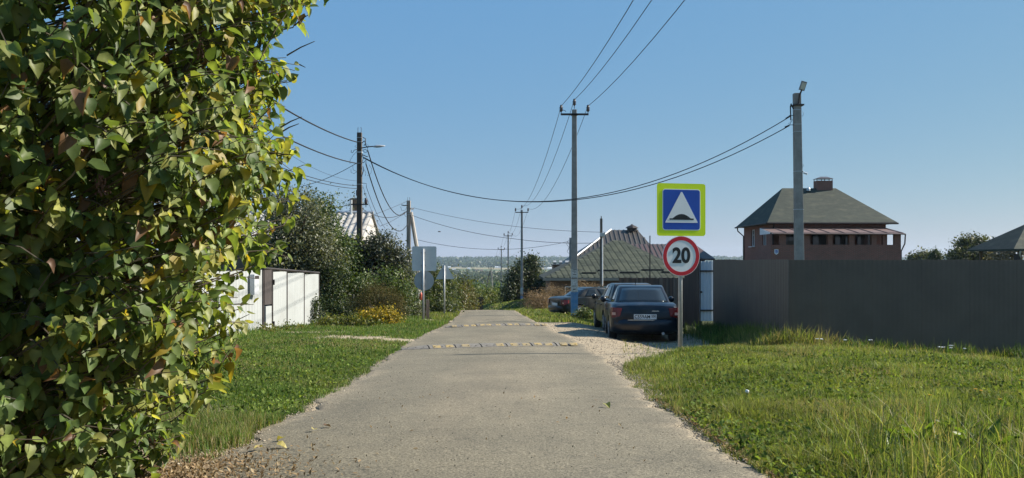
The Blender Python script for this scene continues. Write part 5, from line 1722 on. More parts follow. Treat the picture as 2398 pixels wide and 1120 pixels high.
def lilac():
    c0 = np.array([-3.12, 4.62]); d0 = math.hypot(*c0)
    root = empty('lilac_bush', (c0[0], c0[1], g1(*c0)), 0, 'huge leafy lilac bush filling the left edge beside the road', 'bush')
    # outline radius by height, from the right-hand silhouette
    zs = np.array([-.1, .1, .45, .62, .88, 1.25, 1.65, 2.35, 2.7, 3.0, 3.6, 4.2, 4.6])
    rs = np.array([1.05, 1.14, 1.42, 1.46, 1.55, 1.72, 1.80, 1.84, 1.93, 2.05, 2.0, 1.5, .7])
    def rad(z): return np.interp(z, zs, rs)
    # stems
    g = G()
    tips = []
    for k in range(22):
        a = random.uniform(0, 2 * math.pi); rr = random.uniform(.1, .55)
        b_ = Vector((c0[0] + rr * math.cos(a), c0[1] + rr * math.sin(a), -.05 + g1(*c0)))
        zt = random.uniform(2.2, 4.3); ro = float(rad(zt)) * random.uniform(.35, .8)
        a2 = a + random.uniform(-.5, .5)
        e = Vector((c0[0] + ro * math.cos(a2), c0[1] + ro * math.sin(a2), zt))
        m = b_.lerp(e, .5) + Vector((random.uniform(-.2, .2), random.uniform(-.2, .2), .25))
        r0 = random.uniform(.018, .04)
        g.tube([b_, b_.lerp(m, .5) + Vector((random.uniform(-.06, .06), random.uniform(-.06, .06), 0)), m, m.lerp(e, .5) + Vector((random.uniform(-.06, .06), 0, .05)), e], [r0, r0 * .85, r0 * .65, r0 * .45, r0 * .25], 6)
        tips.append((b_, m, e))
    g.build('stem', mat('lilac_bark', (.16, .13, .105), (.08, .065, .052), scale=14, rough=.95, stretch=(1, 1, .3)), root)
    # twigs on the outer shell, each carrying pairs of drooping leaves
    NT = 11500
    z = rng.uniform(.02, 4.1, NT)
    th = rng.uniform(0, 2 * math.pi, NT)
    # more twigs on the side that faces the road and the camera
    cang = math.atan2(-c0[1], -c0[0])
    front = np.cos(th - cang - .6)
    keep = rng.random(NT) < np.clip(.45 + .6 * front, .06, 1) * np.where(z > 3.5, .4, 1)
    gap = fbm(th * 3.4, z * 2.6, 1.0, 310)
    lefty = smooth(.78, .98, np.cos(th - cang + .22)) * (1 - .5 * smooth(.9, .2, z))   # the side nearest the camera is opener
    keep &= (gap > .44 + .13 * lefty) | (rng.random(NT) < .30 - .2 * lefty)
    z, th, lefty = z[keep], th[keep], lefty[keep]; NT = len(z)
    bump = fbm(th * 2.2, z * 1.6, 1.0, 300)
    lump = .84 + .34 * bump
    # hollows where the inside shows
    depth = rng.random(NT) ** 1.5 * .95
    r_ = rad(z) * lump - depth - .30 * lefty * rng.random(NT)
    ctr = np.stack([c0[0] + r_ * np.cos(th), c0[1] + r_ * np.sin(th), z + g1(*c0)], -1)
    out = np.stack([np.cos(th), np.sin(th), rng.uniform(-.05, .7, NT)], -1)
    out += .28 * rng.normal(size=out.shape); out /= np.linalg.norm(out, axis=1, keepdims=True)
    tl = rng.uniform(.18, .42, NT)
    tw = G()
    P = []; Dv = []; Nv = []; Sz = []; Cv = []
    for i in range(NT):
        o = Vector(out[i]); c_ = Vector(ctr[i]); a = c_ - o * tl[i]
        e = c_ + Vector((0, 0, -.03 + .05 * random.random()))
        inner = a - Vector((math.cos(th[i]), math.sin(th[i]), .35)) * .3
        tw.tube([inner, a, (a + e) * .5 + Vector((0, 0, .02)), e], [.006, .0045, .0035, .002], 3, cap=False)
        npair = random.randint(2, 5)
        cv = random.random()
        for k in range(npair + 1):
            t = (k + .4) / (npair + .4)
            q_ = a.lerp(e, min(t, 1))
            az = random.uniform(0, math.pi)
            side = o.cross(Vector((0, 0, 1)))
            if side.length < .1: side = Vector((1, 0, 0))
            side.normalize(); up2 = side.cross(o)
            s_ = side * math.cos(az) + up2 * math.sin(az)
            for sg in ((1, -1) if k < npair else (1,)):
                if random.random() < .1: continue
                dd = o * (.45 if k < npair else .9) + s_ * sg * .75 + Vector((0, 0, -.95 + random.gauss(0, .33)))
                P.append(q_ + s_ * sg * .012); Dv.append(dd); Nv.append(Vector((0, 0, .35)) + o * .8 + Vector(rand_dirs(1)[0]) * .6)
                Sz.append(random.choice((random.uniform(.04, .07), random.uniform(.06, .092), random.uniform(.078, .108))) * (1.0 - .25 * t)); Cv.append(cv)
    tw.build('twig', mat('lilac_twig', (.12, .10, .07), (.07, .055, .04), scale=20, rough=.9), root)['kind'] = 'stuff'
    P = np.array([tuple(p) for p in P]); Dv = np.array([tuple(p) for p in Dv]); Nv = np.array([tuple(p) for p in Nv]); Sz = np.array(Sz); Cv = np.array(Cv)
    n = len(P)
    Fm = frames(Dv, Nv)
    # colours: mid green, yellow-green, a few yellow and brown scorched
    base = palette(Cv, [(.075, .12, .036), (.12, .17, .048), (.18, .22, .06), (.25, .25, .07)], .22)
    u = rng.random(n)
    base[u < .014] = np.array([.36, .27, .03]) * rng.uniform(.7, 1.1, (int((u < .014).sum()), 1))
    sel = (u > .035) & (u < .055)
    base[sel] = np.array([.20, .11, .06]) * rng.uniform(.6, 1.2, (int(sel.sum()), 1))
    tk = rng.integers(0, len(TEMPL), n)
    tk[sel] = 3
    # the leaves that show largest: nearest the camera on the visible face
    vis = np.hypot(P[:, 0], P[:, 1]) / Sz
    sc_x = 1199 + F * P[:, 0] / P[:, 1]; sc_y = HOR - F * (P[:, 2] - CAMZ) / P[:, 1]
    outw = (P[:, 0] - c0[0]) * (-P[:, 0]) + (P[:, 1] - c0[1]) * (-P[:, 1])
    rr = np.hypot(P[:, 0] - c0[0], P[:, 1] - c0[1]) / np.maximum(rad(P[:, 2] - g1(*c0)), .1)
    inview = (sc_x > 5) & (sc_x < 800) & (sc_y > 5) & (sc_y < 1110) & (rr > .9) & (outw > 0)
    order = np.argsort(np.where(inview, vis, 1e9))
    solo = order[:300]
    is_solo = np.zeros(n, bool); is_solo[solo] = True
    LM = leaf_mat('lilac_leaf', trans=.46, rough=.48, gloss=.35)
    V = []; Fc = []; Cc = []; base_i = 0
    for k, (tv, tf) in enumerate(TEMPL):
        ids = np.where((tk == k) & ~is_solo)[0]
        if len(ids) == 0: continue
        vv = np.einsum('nij,vj->nvi', Fm[ids], tv) * Sz[ids][:, None, None] + P[ids][:, None, :]
        ff = tf[None] + (np.arange(len(ids)) * len(tv))[:, None, None] + base_i
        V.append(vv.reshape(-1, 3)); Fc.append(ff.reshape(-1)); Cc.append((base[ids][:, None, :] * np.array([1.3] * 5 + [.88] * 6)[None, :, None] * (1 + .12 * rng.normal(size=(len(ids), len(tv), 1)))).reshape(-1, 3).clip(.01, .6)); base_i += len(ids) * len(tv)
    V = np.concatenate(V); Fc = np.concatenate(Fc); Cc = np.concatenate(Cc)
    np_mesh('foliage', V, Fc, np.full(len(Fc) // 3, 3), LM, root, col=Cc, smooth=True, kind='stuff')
    # individual leaves share meshes by shape and tint
    tints = [(.08, .125, .036), (.125, .175, .048), (.185, .22, .06), (.30, .23, .03), (.19, .11, .06)]
    tm = [leaf_mat('lilac_leaf_tint_%d' % i, trans=.48, rough=.48, gloss=.35, color=t) for i, t in enumerate(tints)]
    cache = {}
    off = Vector(root.location)
    for i in solo:
        k = int(tk[i]); t = int(np.argmin(np.abs(np.array(tints) - base[i]).sum(1)))
        if (k, t) not in cache:
            tv, tf = TEMPL[k]
            me = bpy.data.meshes.new('leaf'); me.from_pydata([tuple(v) for v in tv], [], [tuple(int(a) for a in f) for f in tf])
            me.polygons.foreach_set('use_smooth', [True] * len(me.polygons)); me.materials.append(tm[t]); me.update(); cache[(k, t)] = me
        o = link('leaf', cache[(k, t)], None, root)
        M4 = Matrix([list(Fm[i][a]) + [0] for a in range(3)] + [[0, 0, 0, 1]]).to_4x4()
        o.matrix_local = Matrix.Translation(Vector(P[i]) - off) @ M4 @ Matrix.Diagonal((Sz[i], Sz[i], Sz[i], 1))
    # bare shoots sticking out of the outline, and dry flower heads
    for (a, b_, dd) in (((672, 130), (737, 97), 5.1), ((655, 300), (707, 274), 5.0), ((655, 312), (700, 290), 5.0), ((650, 365), (687, 363), 4.9), ((690, 60), (722, 35), 5.2), ((690, 150), (715, 158), 5.2), ((632, 360), (667, 362), 5)):
        p, q_ = at(*a, dd), at(*b_, dd - .1)
        G().tube([p, p.lerp(q_, .5) + Vector((0, 0, .006)), q_], [.005, .004, .002], 5).build('bare_shoot', MATS['lilac_twig'], root)
    fm = mat('dry_lilac_head', (.17, .09, .065), (.09, .05, .04), scale=30, rough=.95)
    for (px, py, D) in ((152, 100, 3.9), (352, 133, 4.0), (153, 168, 3.9), (237, 458, 3.8), (470, 140, 4.3)):
        g = G(); p = at(px, py, D)
        for k in range(60):
            t = random.random(); rr2 = .035 * (1 - t * .7)
            q_ = p + Vector((random.gauss(0, rr2 * .6), random.gauss(0, rr2 * .6), t * .09))
            s_ = random.uniform(.004, .008); g.box(q_, (s_, s_, s_ * 1.8), random.random())
        g.build('dry_flower_head', fm, root)['kind'] = 'stuff'
lilac()

# ================================================================== TREES AND SHRUBS
def blob(px, py, D, rx, ry, rz): p = at(px, py, D); return ((p.x, p.y, p.z), (rx, ry, rz))
def gbase(px, D): return (X(px, D), D, g1(X(px, D), D))
def pr(n, D): return n / F * D      # pixels to metres at depth D

plant('apple_tree', 'tall grey-green garden tree just right of the lilac behind the white gate', 'tree', gbase(690, 30), [blob(700, 520, 30, 1.05, 1.0, 1.3), blob(668, 500, 30.5, .8, .9, 1.0), blob(725, 580, 30, 1.05, 1, 1.0), blob(650, 590, 29.5, 1.0, 1, 1.2), blob(690, 650, 30, 1.3, 1, .8), blob(760, 620, 30, .8, .8, .9)], 1100, 16, .10, GREYG, trunk=.13, spread=.17, seed=1)
plant('pear_tree', 'lighter green slender tree in front of the grey ribbed roof', 'tree', gbase(770, 34), [blob(752, 490, 34, .7, .7, .65), blob(770, 560, 34, .7, .7, .8), blob(800, 600, 34, .8, .8, .8), blob(740, 540, 34.4, .6, .6, .7)], 520, 14, .11, GREEN_M, trunk=.09, spread=.17, seed=2)
plant('cherry_tree', 'dark glossy-leaved round tree under the brown utility pole', 'tree', gbase(890, 35), [blob(890, 585, 35, .85, .8, .75), blob(925, 620, 35, .75, .7, .85), blob(855, 610, 35, .75, .7, .75), blob(880, 655, 34.6, 1.2, .8, .8), blob(935, 668, 34.8, .6, .6, .8), blob(818, 630, 34.6, .8, .7, .9)], 1000, 15, .115, [(.03, .038, .024), (.055, .065, .04), (.12, .13, .09)], trunk=.1, spread=.16, seed=3)
plant('currant_bush', 'dark shaded bush right behind the end of the white gate', 'bush', gbase(778, 30), [blob(785, 665, 29.5, .6, .5, .8), blob(775, 710, 29, .5, .4, .6), blob(800, 730, 28.5, .55, .4, .4)], 330, 14, .09, GREEN_D, trunk=.03, stems=3, spread=.14, seed=4)
plant('hazel_bush', 'upright green bush with brown stems between gate and olive shrub', 'bush', gbase(830, 30), [blob(825, 670, 30, .55, .5, .55), blob(850, 690, 30, .5, .5, .5), blob(905, 665, 31, .7, .5, .55), blob(945, 700, 31, .5, .5, .65)], 420, 13, .085, GREEN_M, trunk=.03, stems=3, spread=.14, seed=5)
plant('asparagus_shrub', 'feathery olive-brown shrub behind the yellow flowering bush', 'bush', gbase(885, 27), [blob(895, 700, 27, .72, .55, .42), blob(845, 715, 27, .5, .5, .38), blob(925, 725, 27, .35, .45, .4), blob(870, 680, 27.2, .3, .3, .3)], 520, 22, .055, OLIVE, trunk=.015, stems=4, spread=.11, seed=6, m=MAT_DULL, aspect=.25, inner=.1)
plant('yellow_shrub', 'low yellowing bush at the edge of the left verge', 'bush', gbase(890, 25.6), [blob(888, 738, 25.6, .52, .35, .16), blob(855, 745, 25.6, .3, .3, .13), blob(918, 747, 25.4, .3, .3, .14)], 260, 12, .06, [(.08, .09, .02), (.28, .22, .02), (.48, .33, .025)], trunk=.012, stems=3, spread=.08, seed=7, inner=.3)
plant('leafy_weeds', 'bright green broad-leaved weeds beside the end of the white gate', 'weeds', gbase(800, 24.8), [blob(790, 752, 24.8, .4, .25, .12), blob(830, 755, 24.6, .45, .25, .12), blob(760, 758, 24.3, .3, .25, .1), blob(862, 757, 24.4, .35, .25, .1)], 150, 10, .085, GREEN_Y, trunk=.008, stems=4, spread=.08, seed=8, trunk_name='stem')
plant('mint_weeds', 'green weeds growing at the foot of the white gate', 'weeds', gbase(655, 22.4), [blob(655, 772, 22.2, .3, .2, .12), blob(685, 770, 23, .25, .2, .08), blob(612, 775, 21.2, .4, .2, .12)], 110, 9, .07, GREEN_Y, trunk=.008, stems=3, spread=.06, seed=9, trunk_name='stem')
plant('willowherb', 'dark spindly weeds standing against the right leaf of the white gate', 'weeds', gbase(733, 25.0), [blob(733, 735, 25.0, .16, .12, .42), blob(722, 750, 24.8, .12, .1, .2), blob(742, 720, 25.2, .1, .1, .4)], 90, 10, .07, GREEN_D, trunk=.01, stems=3, spread=.06, seed=10, trunk_name='stem')
plant('rowan_bush', 'leafy green hedge bush behind the grey triangular sign', 'bush', gbase(1035, 41), [blob(1020, 690, 40, .55, .7, .75), blob(1045, 680, 42, .5, .7, .8), blob(1030, 725, 39, .75, .8, .5), blob(1015, 650, 43, .35, .5, .6), blob(1058, 715, 41, .35, .6, .5)], 780, 14, .11, [(.03, .045, .018), (.06, .085, .024), (.12, .13, .035)], trunk=.05, stems=3, spread=.16, seed=11)
plant('hedge_shrub', 'dusty grey-green shrub left of the grey sign post', 'bush', gbase(960, 33), [blob(955, 715, 33, .55, .5, .6), blob(975, 735, 32, .35, .4, .4), blob(950, 660, 34, .45, .5, .6)], 400, 13, .085, GREYG, trunk=.03, stems=3, spread=.14, seed=12)
plant('roadside_bush', 'yellow-green bush at the crest on the left of the road', 'bush', gbase(1080, 62), [blob(1085, 690, 62, .75, .8, 1.1), blob(1072, 700, 60, .6, .8, .9), blob(1100, 705, 66, .6, .8, .9)], 520, 13, .15, OLIVE + GREEN_Y, trunk=.05, stems=3, spread=.2, seed=13)
plant('elder_bush', 'rounded bright green bush below the strutted pole', 'bush', gbase(1140, 92), [blob(1140, 695, 92, 1.1, 1, .9), blob(1125, 703, 90, .9, 1, .9), blob(1158, 700, 94, .7, 1, .8), blob(1112, 690, 96, .8, 1, 1.0)], 520, 12, .2, GREEN_M + GREEN_Y, trunk=.06, stems=3, spread=.25, seed=14)
plant('poplar_bush', 'tall dark tree clump around the second concrete power pole', 'tree', gbase(1228, 82), [blob(1245, 640, 82, .95, 1, 1.6), blob(1210, 665, 81, 1.0, 1, 1.7), blob(1193, 695, 80, .75, 1, 1.3), blob(1258, 675, 81, .7, .9, 1.3), blob(1225, 640, 83, .7, .8, 1.5), blob(1215, 706, 80.5, 1.2, 1, .9), blob(1243, 615, 82, .45, .5, .7)], 1150, 15, .2, [(.02, .03, .014), (.04, .055, .022), (.08, .10, .045)], trunk=.12, spread=.24, seed=15)
for k, (px, py, D, w, h, lb) in enumerate(((1260, 702, 46, 1.0, .45, 'tan dry weed thicket left of the black sedan'), (1300, 690, 50, .8, .6, 'taller tan dry weed thicket behind the black sedan boot'), (1372, 682, 47, 1.1, .55, 'tan dry weeds behind the black sedan roof'))):
    plant('dry_weed_thicket', lb, 'weeds', gbase(px, D), [blob(px - 12, py, D, w * .6, .5, h), blob(px + 14, py + 3, D, w * .6, .5, h * .8), blob(px, py + 14, D - .3, w * .8, .5, h * .6)], 420, 14, .07, DRY, 'dry weed thickets', trunk=.012, stems=3, spread=.13, seed=16 + k, m=MAT_DULL, aspect=.35, inner=.1, trunk_name='stem')
plant('bindweed', 'green tuft of tall weeds at the foot of the blue-footed pole', 'weeds', gbase(1362, 34.6), [blob(1370, 737, 34.4, .3, .3, .22), blob(1385, 742, 34.2, .3, .3, .14), blob(1338, 745, 34.6, .3, .25, .12)], 130, 12, .09, GREEN_M + GREEN_Y, trunk=.008, stems=3, spread=.08, seed=20, trunk_name='stem')
plant('linden_tree', 'round dense tree above the fence right of the brick house', 'tree', gbase(2280, 95), [blob(2282, 590, 95, 1.6, 1.5, 1.7), blob(2258, 575, 95, .8, 1, .8), blob(2305, 590, 95, 1.1, 1, 1.2), blob(2245, 603, 94, 1.2, 1, .8)], 800, 13, .28, [(.04, .05, .022), (.07, .085, .032), (.11, .12, .05)], trunk=.2, spread=.3, seed=21)
plant('spruce_tree', 'small dark conifer poking above the fence left of the round tree', 'tree', gbase(2190, 110), [blob(2190, 604, 110, .9, .9, .5), blob(2191, 596, 110, .45, .5, .5), blob(2191, 590, 110, .2, .2, .4)], 260, 12, .25, GREEN_D, trunk=.12, spread=.18, seed=22, aspect=.3)
plant('birch_tree', 'sparse pale birch behind the pavilion roof at right edge', 'tree', gbase(2375, 90), [blob(2370, 585, 90, 1.2, 1, 1.2), blob(2340, 598, 90, 1.3, 1, .8), blob(2392, 575, 90, .9, 1, .7)], 300, 10, .22, [(.13, .12, .075), (.17, .15, .10), (.2, .16, .11)], trunk=.12, spread=.3, seed=23)
plant('orchard_tree', 'low greyish tree line tip beside the brick house drainpipe', 'tree', gbase(2155, 130), [blob(2150, 604, 130, 1.6, 1, .7), blob(2170, 602, 130, 1.2, 1, .7)], 200, 10, .35, GREYG, trunk=.12, spread=.3, seed=24)

# ---- dark slatted gate at the crest, post and small finds by the left sign
dg_ = empty('dark_slat_gate', gbase(1117, 70), 0, 'dark slatted gate at the crest left of the green bush', 'gate')
x0_, x1_ = X(1105, 70), X(1131, 70)
for k in range(9):
    xx = x0_ + (x1_ - x0_) * (k + .5) / 9
    G().box((xx, 70 + .02 * (k % 2), Z(714, 70)), ((x1_ - x0_) / 9 - .015, .03, pr(36, 70))).build('slat', M_DARKTRIM, dg_)
for z in (Z(704, 70), Z(724, 70)):
    G().box(((x0_ + x1_) / 2, 70.05, z), (x1_ - x0_, .05, .08)).build('rail', M_DARKTRIM, dg_)
wp = empty('wooden_post', gbase(1001, 30.5), 0, 'short grey wooden post behind the grey sign post', 'post')
b_ = gbase(1001, 30.5)
G().box((b_[0], b_[1], (b_[2] + Z(702, 30.5)) / 2), (.13, .13, Z(702, 30.5) - b_[2]), .3, taper=.85).build('shaft', M_WOODGREY, wp)
G().box((b_[0] - .12, b_[1] - .02, (b_[2] + Z(718, 30.5)) / 2), (.07, .05, Z(718, 30.5) - b_[2]), .1).build('side_board', M_WOODGREY, wp)
rd = empty('red_marker', at(986, 696, 29.3), 0, 'small red-orange marker hanging in the hedge beside the grey sign post', 'marker')
p_ = at(986, 693, 29.3)
G().lathe([(.02, -.14), (.05, -.12), (.055, .04), (.03, .09), (.02, .12)], p_, 12).build('marker_body', mat('red_orange_plastic', (.62, .09, .05), (.55, .15, .08), scale=12, rough=.4), rd, smooth=True)
G().lathe([(.022, .12), (.022, .15)], p_, 10).build('cap', M_WHITE, rd)
G().tube([(p_.x, p_.y, p_.z + .14), (p_.x + .02, p_.y + .02, p_.z + .4)], .006, 5).build('string', M_DARKTRIM, rd)
bd = empty('flying_bird', at(1029, 543, 70), 0, 'tiny dark bird flying above the grey sign backs', 'bird')
c_ = at(1029, 543, 70)
G().tube([c_ + Vector((-.13, 0, 0)), c_ + Vector((-.06, 0, .015)), c_ + Vector((.03, 0, .015)), c_ + Vector((.12, 0, .0))], [.012, .04, .045, .01], 8).build('body', M_DARKTRIM, bd, smooth=True)
for s_ in (-1, 1):
    G().poly([c_ + Vector((-.05, 0, .02)), c_ + Vector((.05, 0, .02)), c_ + Vector((.06, s_ * .16, .05)), c_ + Vector((-.02, s_ * .3, .02))], .008, (0, 0, 1)).build('wing', M_DARKTRIM, bd)

# ================================================================== GRASS AND GROUND COVER
MAT_GRASS = leaf_mat('grass_blade', trans=.38, rough=.55, gloss=.25, ttint=(1.35, 1.4, .6))
def seg_dist(x, y, a, b_):
    ax, ay, bx, by = a.x, a.y, b_.x, b_.y
    t = np.clip(((x - ax) * (bx - ax) + (y - ay) * (by - ay)) / ((bx - ax) ** 2 + (by - ay) ** 2), 0, 1)
    return np.hypot(x - ax - t * (bx - ax), y - ay - t * (by - ay))

def blades(name, label, x, y, h, w, col, lean=.45, cat='grass'):
    n = len(x)
    z = gz(x, y) - .01
    az = rng.uniform(0, 2 * math.pi, n); ln = h * lean * np.abs(rng.normal(size=n)) * .9
    fa = rng.uniform(0, math.pi, n)
    wx, wy = np.cos(fa) * w * .5, np.sin(fa) * w * .5
    dx, dy = np.cos(az) * ln, np.sin(az) * ln
    hz_ = np.sqrt(np.maximum(h * h - (ln * .8) ** 2, (h * .25) ** 2))
    b0 = np.stack([x - wx, y - wy, z], -1); b1 = np.stack([x + wx, y + wy, z], -1)
    m0 = np.stack([x - wx * .8 + dx * .3, y - wy * .8 + dy * .3, z + hz_ * .6], -1); m1 = np.stack([x + wx * .8 + dx * .3, y + wy * .8 + dy * .3, z + hz_ * .6], -1)
    t = np.stack([x + dx, y + dy, z + hz_], -1)
    v = np.stack([b0, b1, m0, m1, t], 1).reshape(-1, 3)
    i = np.arange(n)[:, None] * 5
    f = np.concatenate([i, i + 1, i + 3, i, i + 3, i + 2, i + 2, i + 3, i + 4], 1).reshape(-1)
    o = np_mesh(name, v, f, np.full(3 * n, 3), MAT_GRASS, col=np.repeat(col, 5, 0))
    return tag(o, label, cat, kind='stuff')

def gcol(x, y, n, dryness, cols):
    c_ = palette(np.clip(fbm(x, y, 1.6, 210) * .9 + rng.random(n) * .3, 0, 1), cols, .34)
    c_ = c_ * (.68 + .62 * fbm(x, y, 2.3, 212))[:, None]
    d = rng.random(n) < dryness
    c_[d] = np.array([.30, .25, .13]) * rng.uniform(.6, 1.25, (int(d.sum()), 1))
    return c_
GL = [(.052, .088, .02), (.095, .14, .032), (.15, .19, .046), (.23, .24, .07)]

# right verge
N = 360000
D = np.exp(rng.uniform(math.log(4.2), math.log(20.0), N)); x = rng.uniform(.26, .80, N) * D
x = np.where(rng.random(N) < .35, rng.uniform(.13, .34, N) * D, x)
dfr = np.minimum(seg_dist(x, D, FC, FR), seg_dist(x, D, FC, FB))
side = (FR.x - FC.x) * (D - FC.y) - (FR.y - FC.y) * (x - FC.x)      # >0 on the yard side
ok = (x > road_r(D) - .06 + (fbm(x, D, 3.0, 220) - .5) * .3) & (rng.random(N) > bare(x, D) * .97) & ~((side > 0) & (x > 5.45)) & (x < 13)
x, D, dfr = x[ok], D[ok], dfr[ok]; n = len(x)
hn = fbm(x, D, .9, 230); hf = fbm(x, D, 2.8, 231)
h = .045 + .15 * hn * hf * smooth(.3, .75, fbm(x, D, 1.7, 236)) * 2 + .035 * rng.random(n)
tall = smooth(.30, .42, x / D + (hn - .5) * .12) * (1 - smooth(5.6, 7.4, D + (hf - .5) * 2))
h = h + tall * (.02 + .06 * hf + .26 * (rng.random(n) < .07) * rng.random(n))
fw = (1 - smooth(.1, .9, dfr + (hf - .5) * .5))
h = h + fw * (.05 + .22 * rng.random(n) ** 2)
lf = (1 - smooth(.3, 1.5, seg_dist(x, D, FC, FB))) * (D > 16.6)
h = h + lf * (.12 + .25 * rng.random(n))
edge = 1 - smooth(.0, .5, x - road_r(D))
h = h * (1 - .45 * edge)
w = np.maximum(.0045, D * .00055) * rng.uniform(.6, 1.8, n) * (1 + .3 * tall)
dry = .10 + .40 * smooth(.48, .68, fbm(x, D, .7, 240)) * (1 - .7 * tall) + .45 * edge * rng.random(n)
blades('verge_grass', 'mixed green and straw grass covering the right verge', x, D, h, w, gcol(x, D, n, dry, GL), .85)

# left verge
N = 260000
D = np.exp(rng.uniform(math.log(4.6), math.log(31.0), N)); x = -rng.uniform(.03, .42, N) * D
gateline = np.interp(D, [9.5, 21.5, 25.6, 40], [-7.1, -6.3, -5.65, -6.0])
ok = (x < road_l(D) + .06 - (fbm(x, D, 3.0, 222) - .5) * .3) & (rng.random(N) > bare(x, D) * .98) & (x > gateline) & ~((np.hypot(x + 3.1, D - 4.6) < 1.3))
x, D = x[ok], D[ok]; n = len(x)
hn = fbm(x, D, .9, 233); hf = fbm(x, D, 2.8, 234)
h = .035 + .05 * hn * hf * 2 + .018 * rng.random(n)
ragged = (1 - smooth(.5, 1.1, np.hypot(x + 2.25, (D - 6.3) * .9)))
h = h + ragged * (.02 + .07 * rng.random(n))
gd = x - np.interp(D, [9.5, 21.5, 25.6, 40], [-7.1, -6.3, -5.65, -6.0])
h = h + (1 - smooth(.05, .5, gd)) * .15 * rng.random(n) ** 2 + .10 * smooth(24, 26, D) * rng.random(n)
w = np.maximum(.0045, D * .00060) * rng.uniform(.7, 1.5, n)
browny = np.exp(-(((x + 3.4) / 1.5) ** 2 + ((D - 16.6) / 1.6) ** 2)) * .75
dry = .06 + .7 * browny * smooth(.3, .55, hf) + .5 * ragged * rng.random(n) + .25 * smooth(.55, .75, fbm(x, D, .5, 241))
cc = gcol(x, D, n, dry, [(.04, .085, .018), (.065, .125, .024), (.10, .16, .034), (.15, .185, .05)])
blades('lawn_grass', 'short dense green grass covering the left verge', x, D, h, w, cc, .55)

# farther grass on both sides of the road
N = 90000
D = np.exp(rng.uniform(math.log(27), math.log(95.0), N)); x = rng.uniform(-.16, .16, N) * D
ok = ((x > road_r(D) - .05) | (x < road_l(D) + .05)) & (rng.random(N) > bare(x, D) * .97) & (x > -7.5) & ((D > 28.5) | (x < 0))
x, D = x[ok], D[ok]; n = len(x)
h = .05 + .08 * fbm(x, D, .8, 250) + .05 * rng.random(n)
blades('roadside_grass', 'green grass strips along the road near the crest', x, D, h, D * .0007 * rng.uniform(.7, 1.5, n), gcol(x, D, n, .12 * np.ones(n), GL), .5)

# taller weeds at the foot of the dark fence
N = 9000
t = rng.random(N); sel = rng.random(N) < .45
fx = np.where(sel, FC.x + (FB.x - FC.x) * t, FC.x + (FR.x - FC.x) * t); fy = np.where(sel, FC.y + (FB.y - FC.y) * t, FC.y + (FR.y - FC.y) * t)
x = fx - np.where(sel, np.abs(rng.normal(0, .45, N)), rng.normal(0, .05, N)); y = fy - np.where(sel, .0, .12 + np.abs(rng.normal(0, .3, N)))
cl = fbm(x, y, 2.2, 260)
h = np.where(sel, .25 + .32 * cl * rng.random(N), .10 + .34 * smooth(.42, .68, cl) * rng.random(N))
blades('fence_weeds', 'coarse weeds along the foot of the dark fence', x, y, h, .012 * rng.uniform(.7, 1.5, N), gcol(x, y, N, .06 * np.ones(N), [(.035, .075, .02), (.06, .11, .025), (.10, .14, .04)]), .55, 'weeds')

# clover and plantain leaves lying in both verges
N = 26000
D = np.exp(rng.uniform(math.log(4.3), math.log(17), N)); x = np.where(rng.random(N) < .6, rng.uniform(.2, .62, N), -rng.uniform(.1, .4, N)) * D
ok = ((x > road_r(D)) | (x < road_l(D))) & (bare(x, D) < .4) & ~((np.hypot(x + 3.1, D - 4.6) < 1.4)) & ~((D > 13.8) & (x > 5.2))
x, D = x[ok], D[ok]; n = len(x)
p = np.stack([x, D, gz(x, D) + .03 + .05 * rng.random(n)], -1)
up = np.tile(np.array([0, 0, 1.6]), (n, 1))
v, f, nn, c2 = cards(p, np.full(n, .036), gcol(x, D, n, .0 * np.ones(n), GL[:3]), nrm=up * .4, aspect=.75)
o = np_mesh('clover_leaves', v, f, nn, leaf_mat('clover_leaf', trans=.35, rough=.7, gloss=.08), col=c2)
tag(o, 'small clover and plantain leaves among the verge grass', 'clover', kind='stuff')

# gravel on the parking strip and along the asphalt edge
N = 9000
D = rng.uniform(11.8, 28, N); x = rng.uniform(1.0, 5.0, N)
ok = (bare(x, D) > .8) & (x > road_r(D) - .1)
x2 = np.concatenate([rng.normal(0, .12, 2600) + road_r(rng.uniform(4.5, 13, 2600)), road_l(rng.uniform(4.5, 12, 1800)) + rng.normal(0, .12, 1800)])
x, D = x[ok], D[ok]
e = rng.uniform(4.6, 13, 3000); x = np.concatenate([x, road_r(e) + rng.normal(.02, .1, 3000)]); D = np.concatenate([D, e])
e = rng.uniform(4.6, 14, 3000); x = np.concatenate([x, road_l(e) + rng.normal(-.05, .14, 3000)]); D = np.concatenate([D, e])
n = len(x)
s_ = rng.uniform(.004, .011, n) * np.where(rng.random(n) < .05, 1.8, 1)
oc = np.array([[1, 0, 0], [-1, 0, 0], [0, 1, 0], [0, -1, 0], [0, 0, .7], [0, 0, -.7]], float)
v = (np.stack([x, D, gz(x, D) + .014], -1)[:, None, :] + oc[None] * s_[:, None, None] * rng.uniform(.6, 1.3, (n, 6, 1))).reshape(-1, 3)
of = np.array([[0, 2, 4], [2, 1, 4], [1, 3, 4], [3, 0, 4], [2, 0, 5], [1, 2, 5], [3, 1, 5], [0, 3, 5]])
f = (of[None] + (np.arange(n) * 6)[:, None, None]).reshape(-1)
gc = np.array([.33, .285, .22]) * rng.uniform(.35, 1.2, (n, 1))
def stone_mat():
    m = bpy.data.materials.new('gravel_stone'); m.use_nodes = True
    a = nd(m.node_tree, 'ShaderNodeAttribute', attribute_name='Col')
    m.node_tree.links.new(a.outputs['Color'], m.node_tree.nodes['Principled BSDF'].inputs['Base Color'])
    m.node_tree.nodes['Principled BSDF'].inputs['Roughness'].default_value = .9
    return m
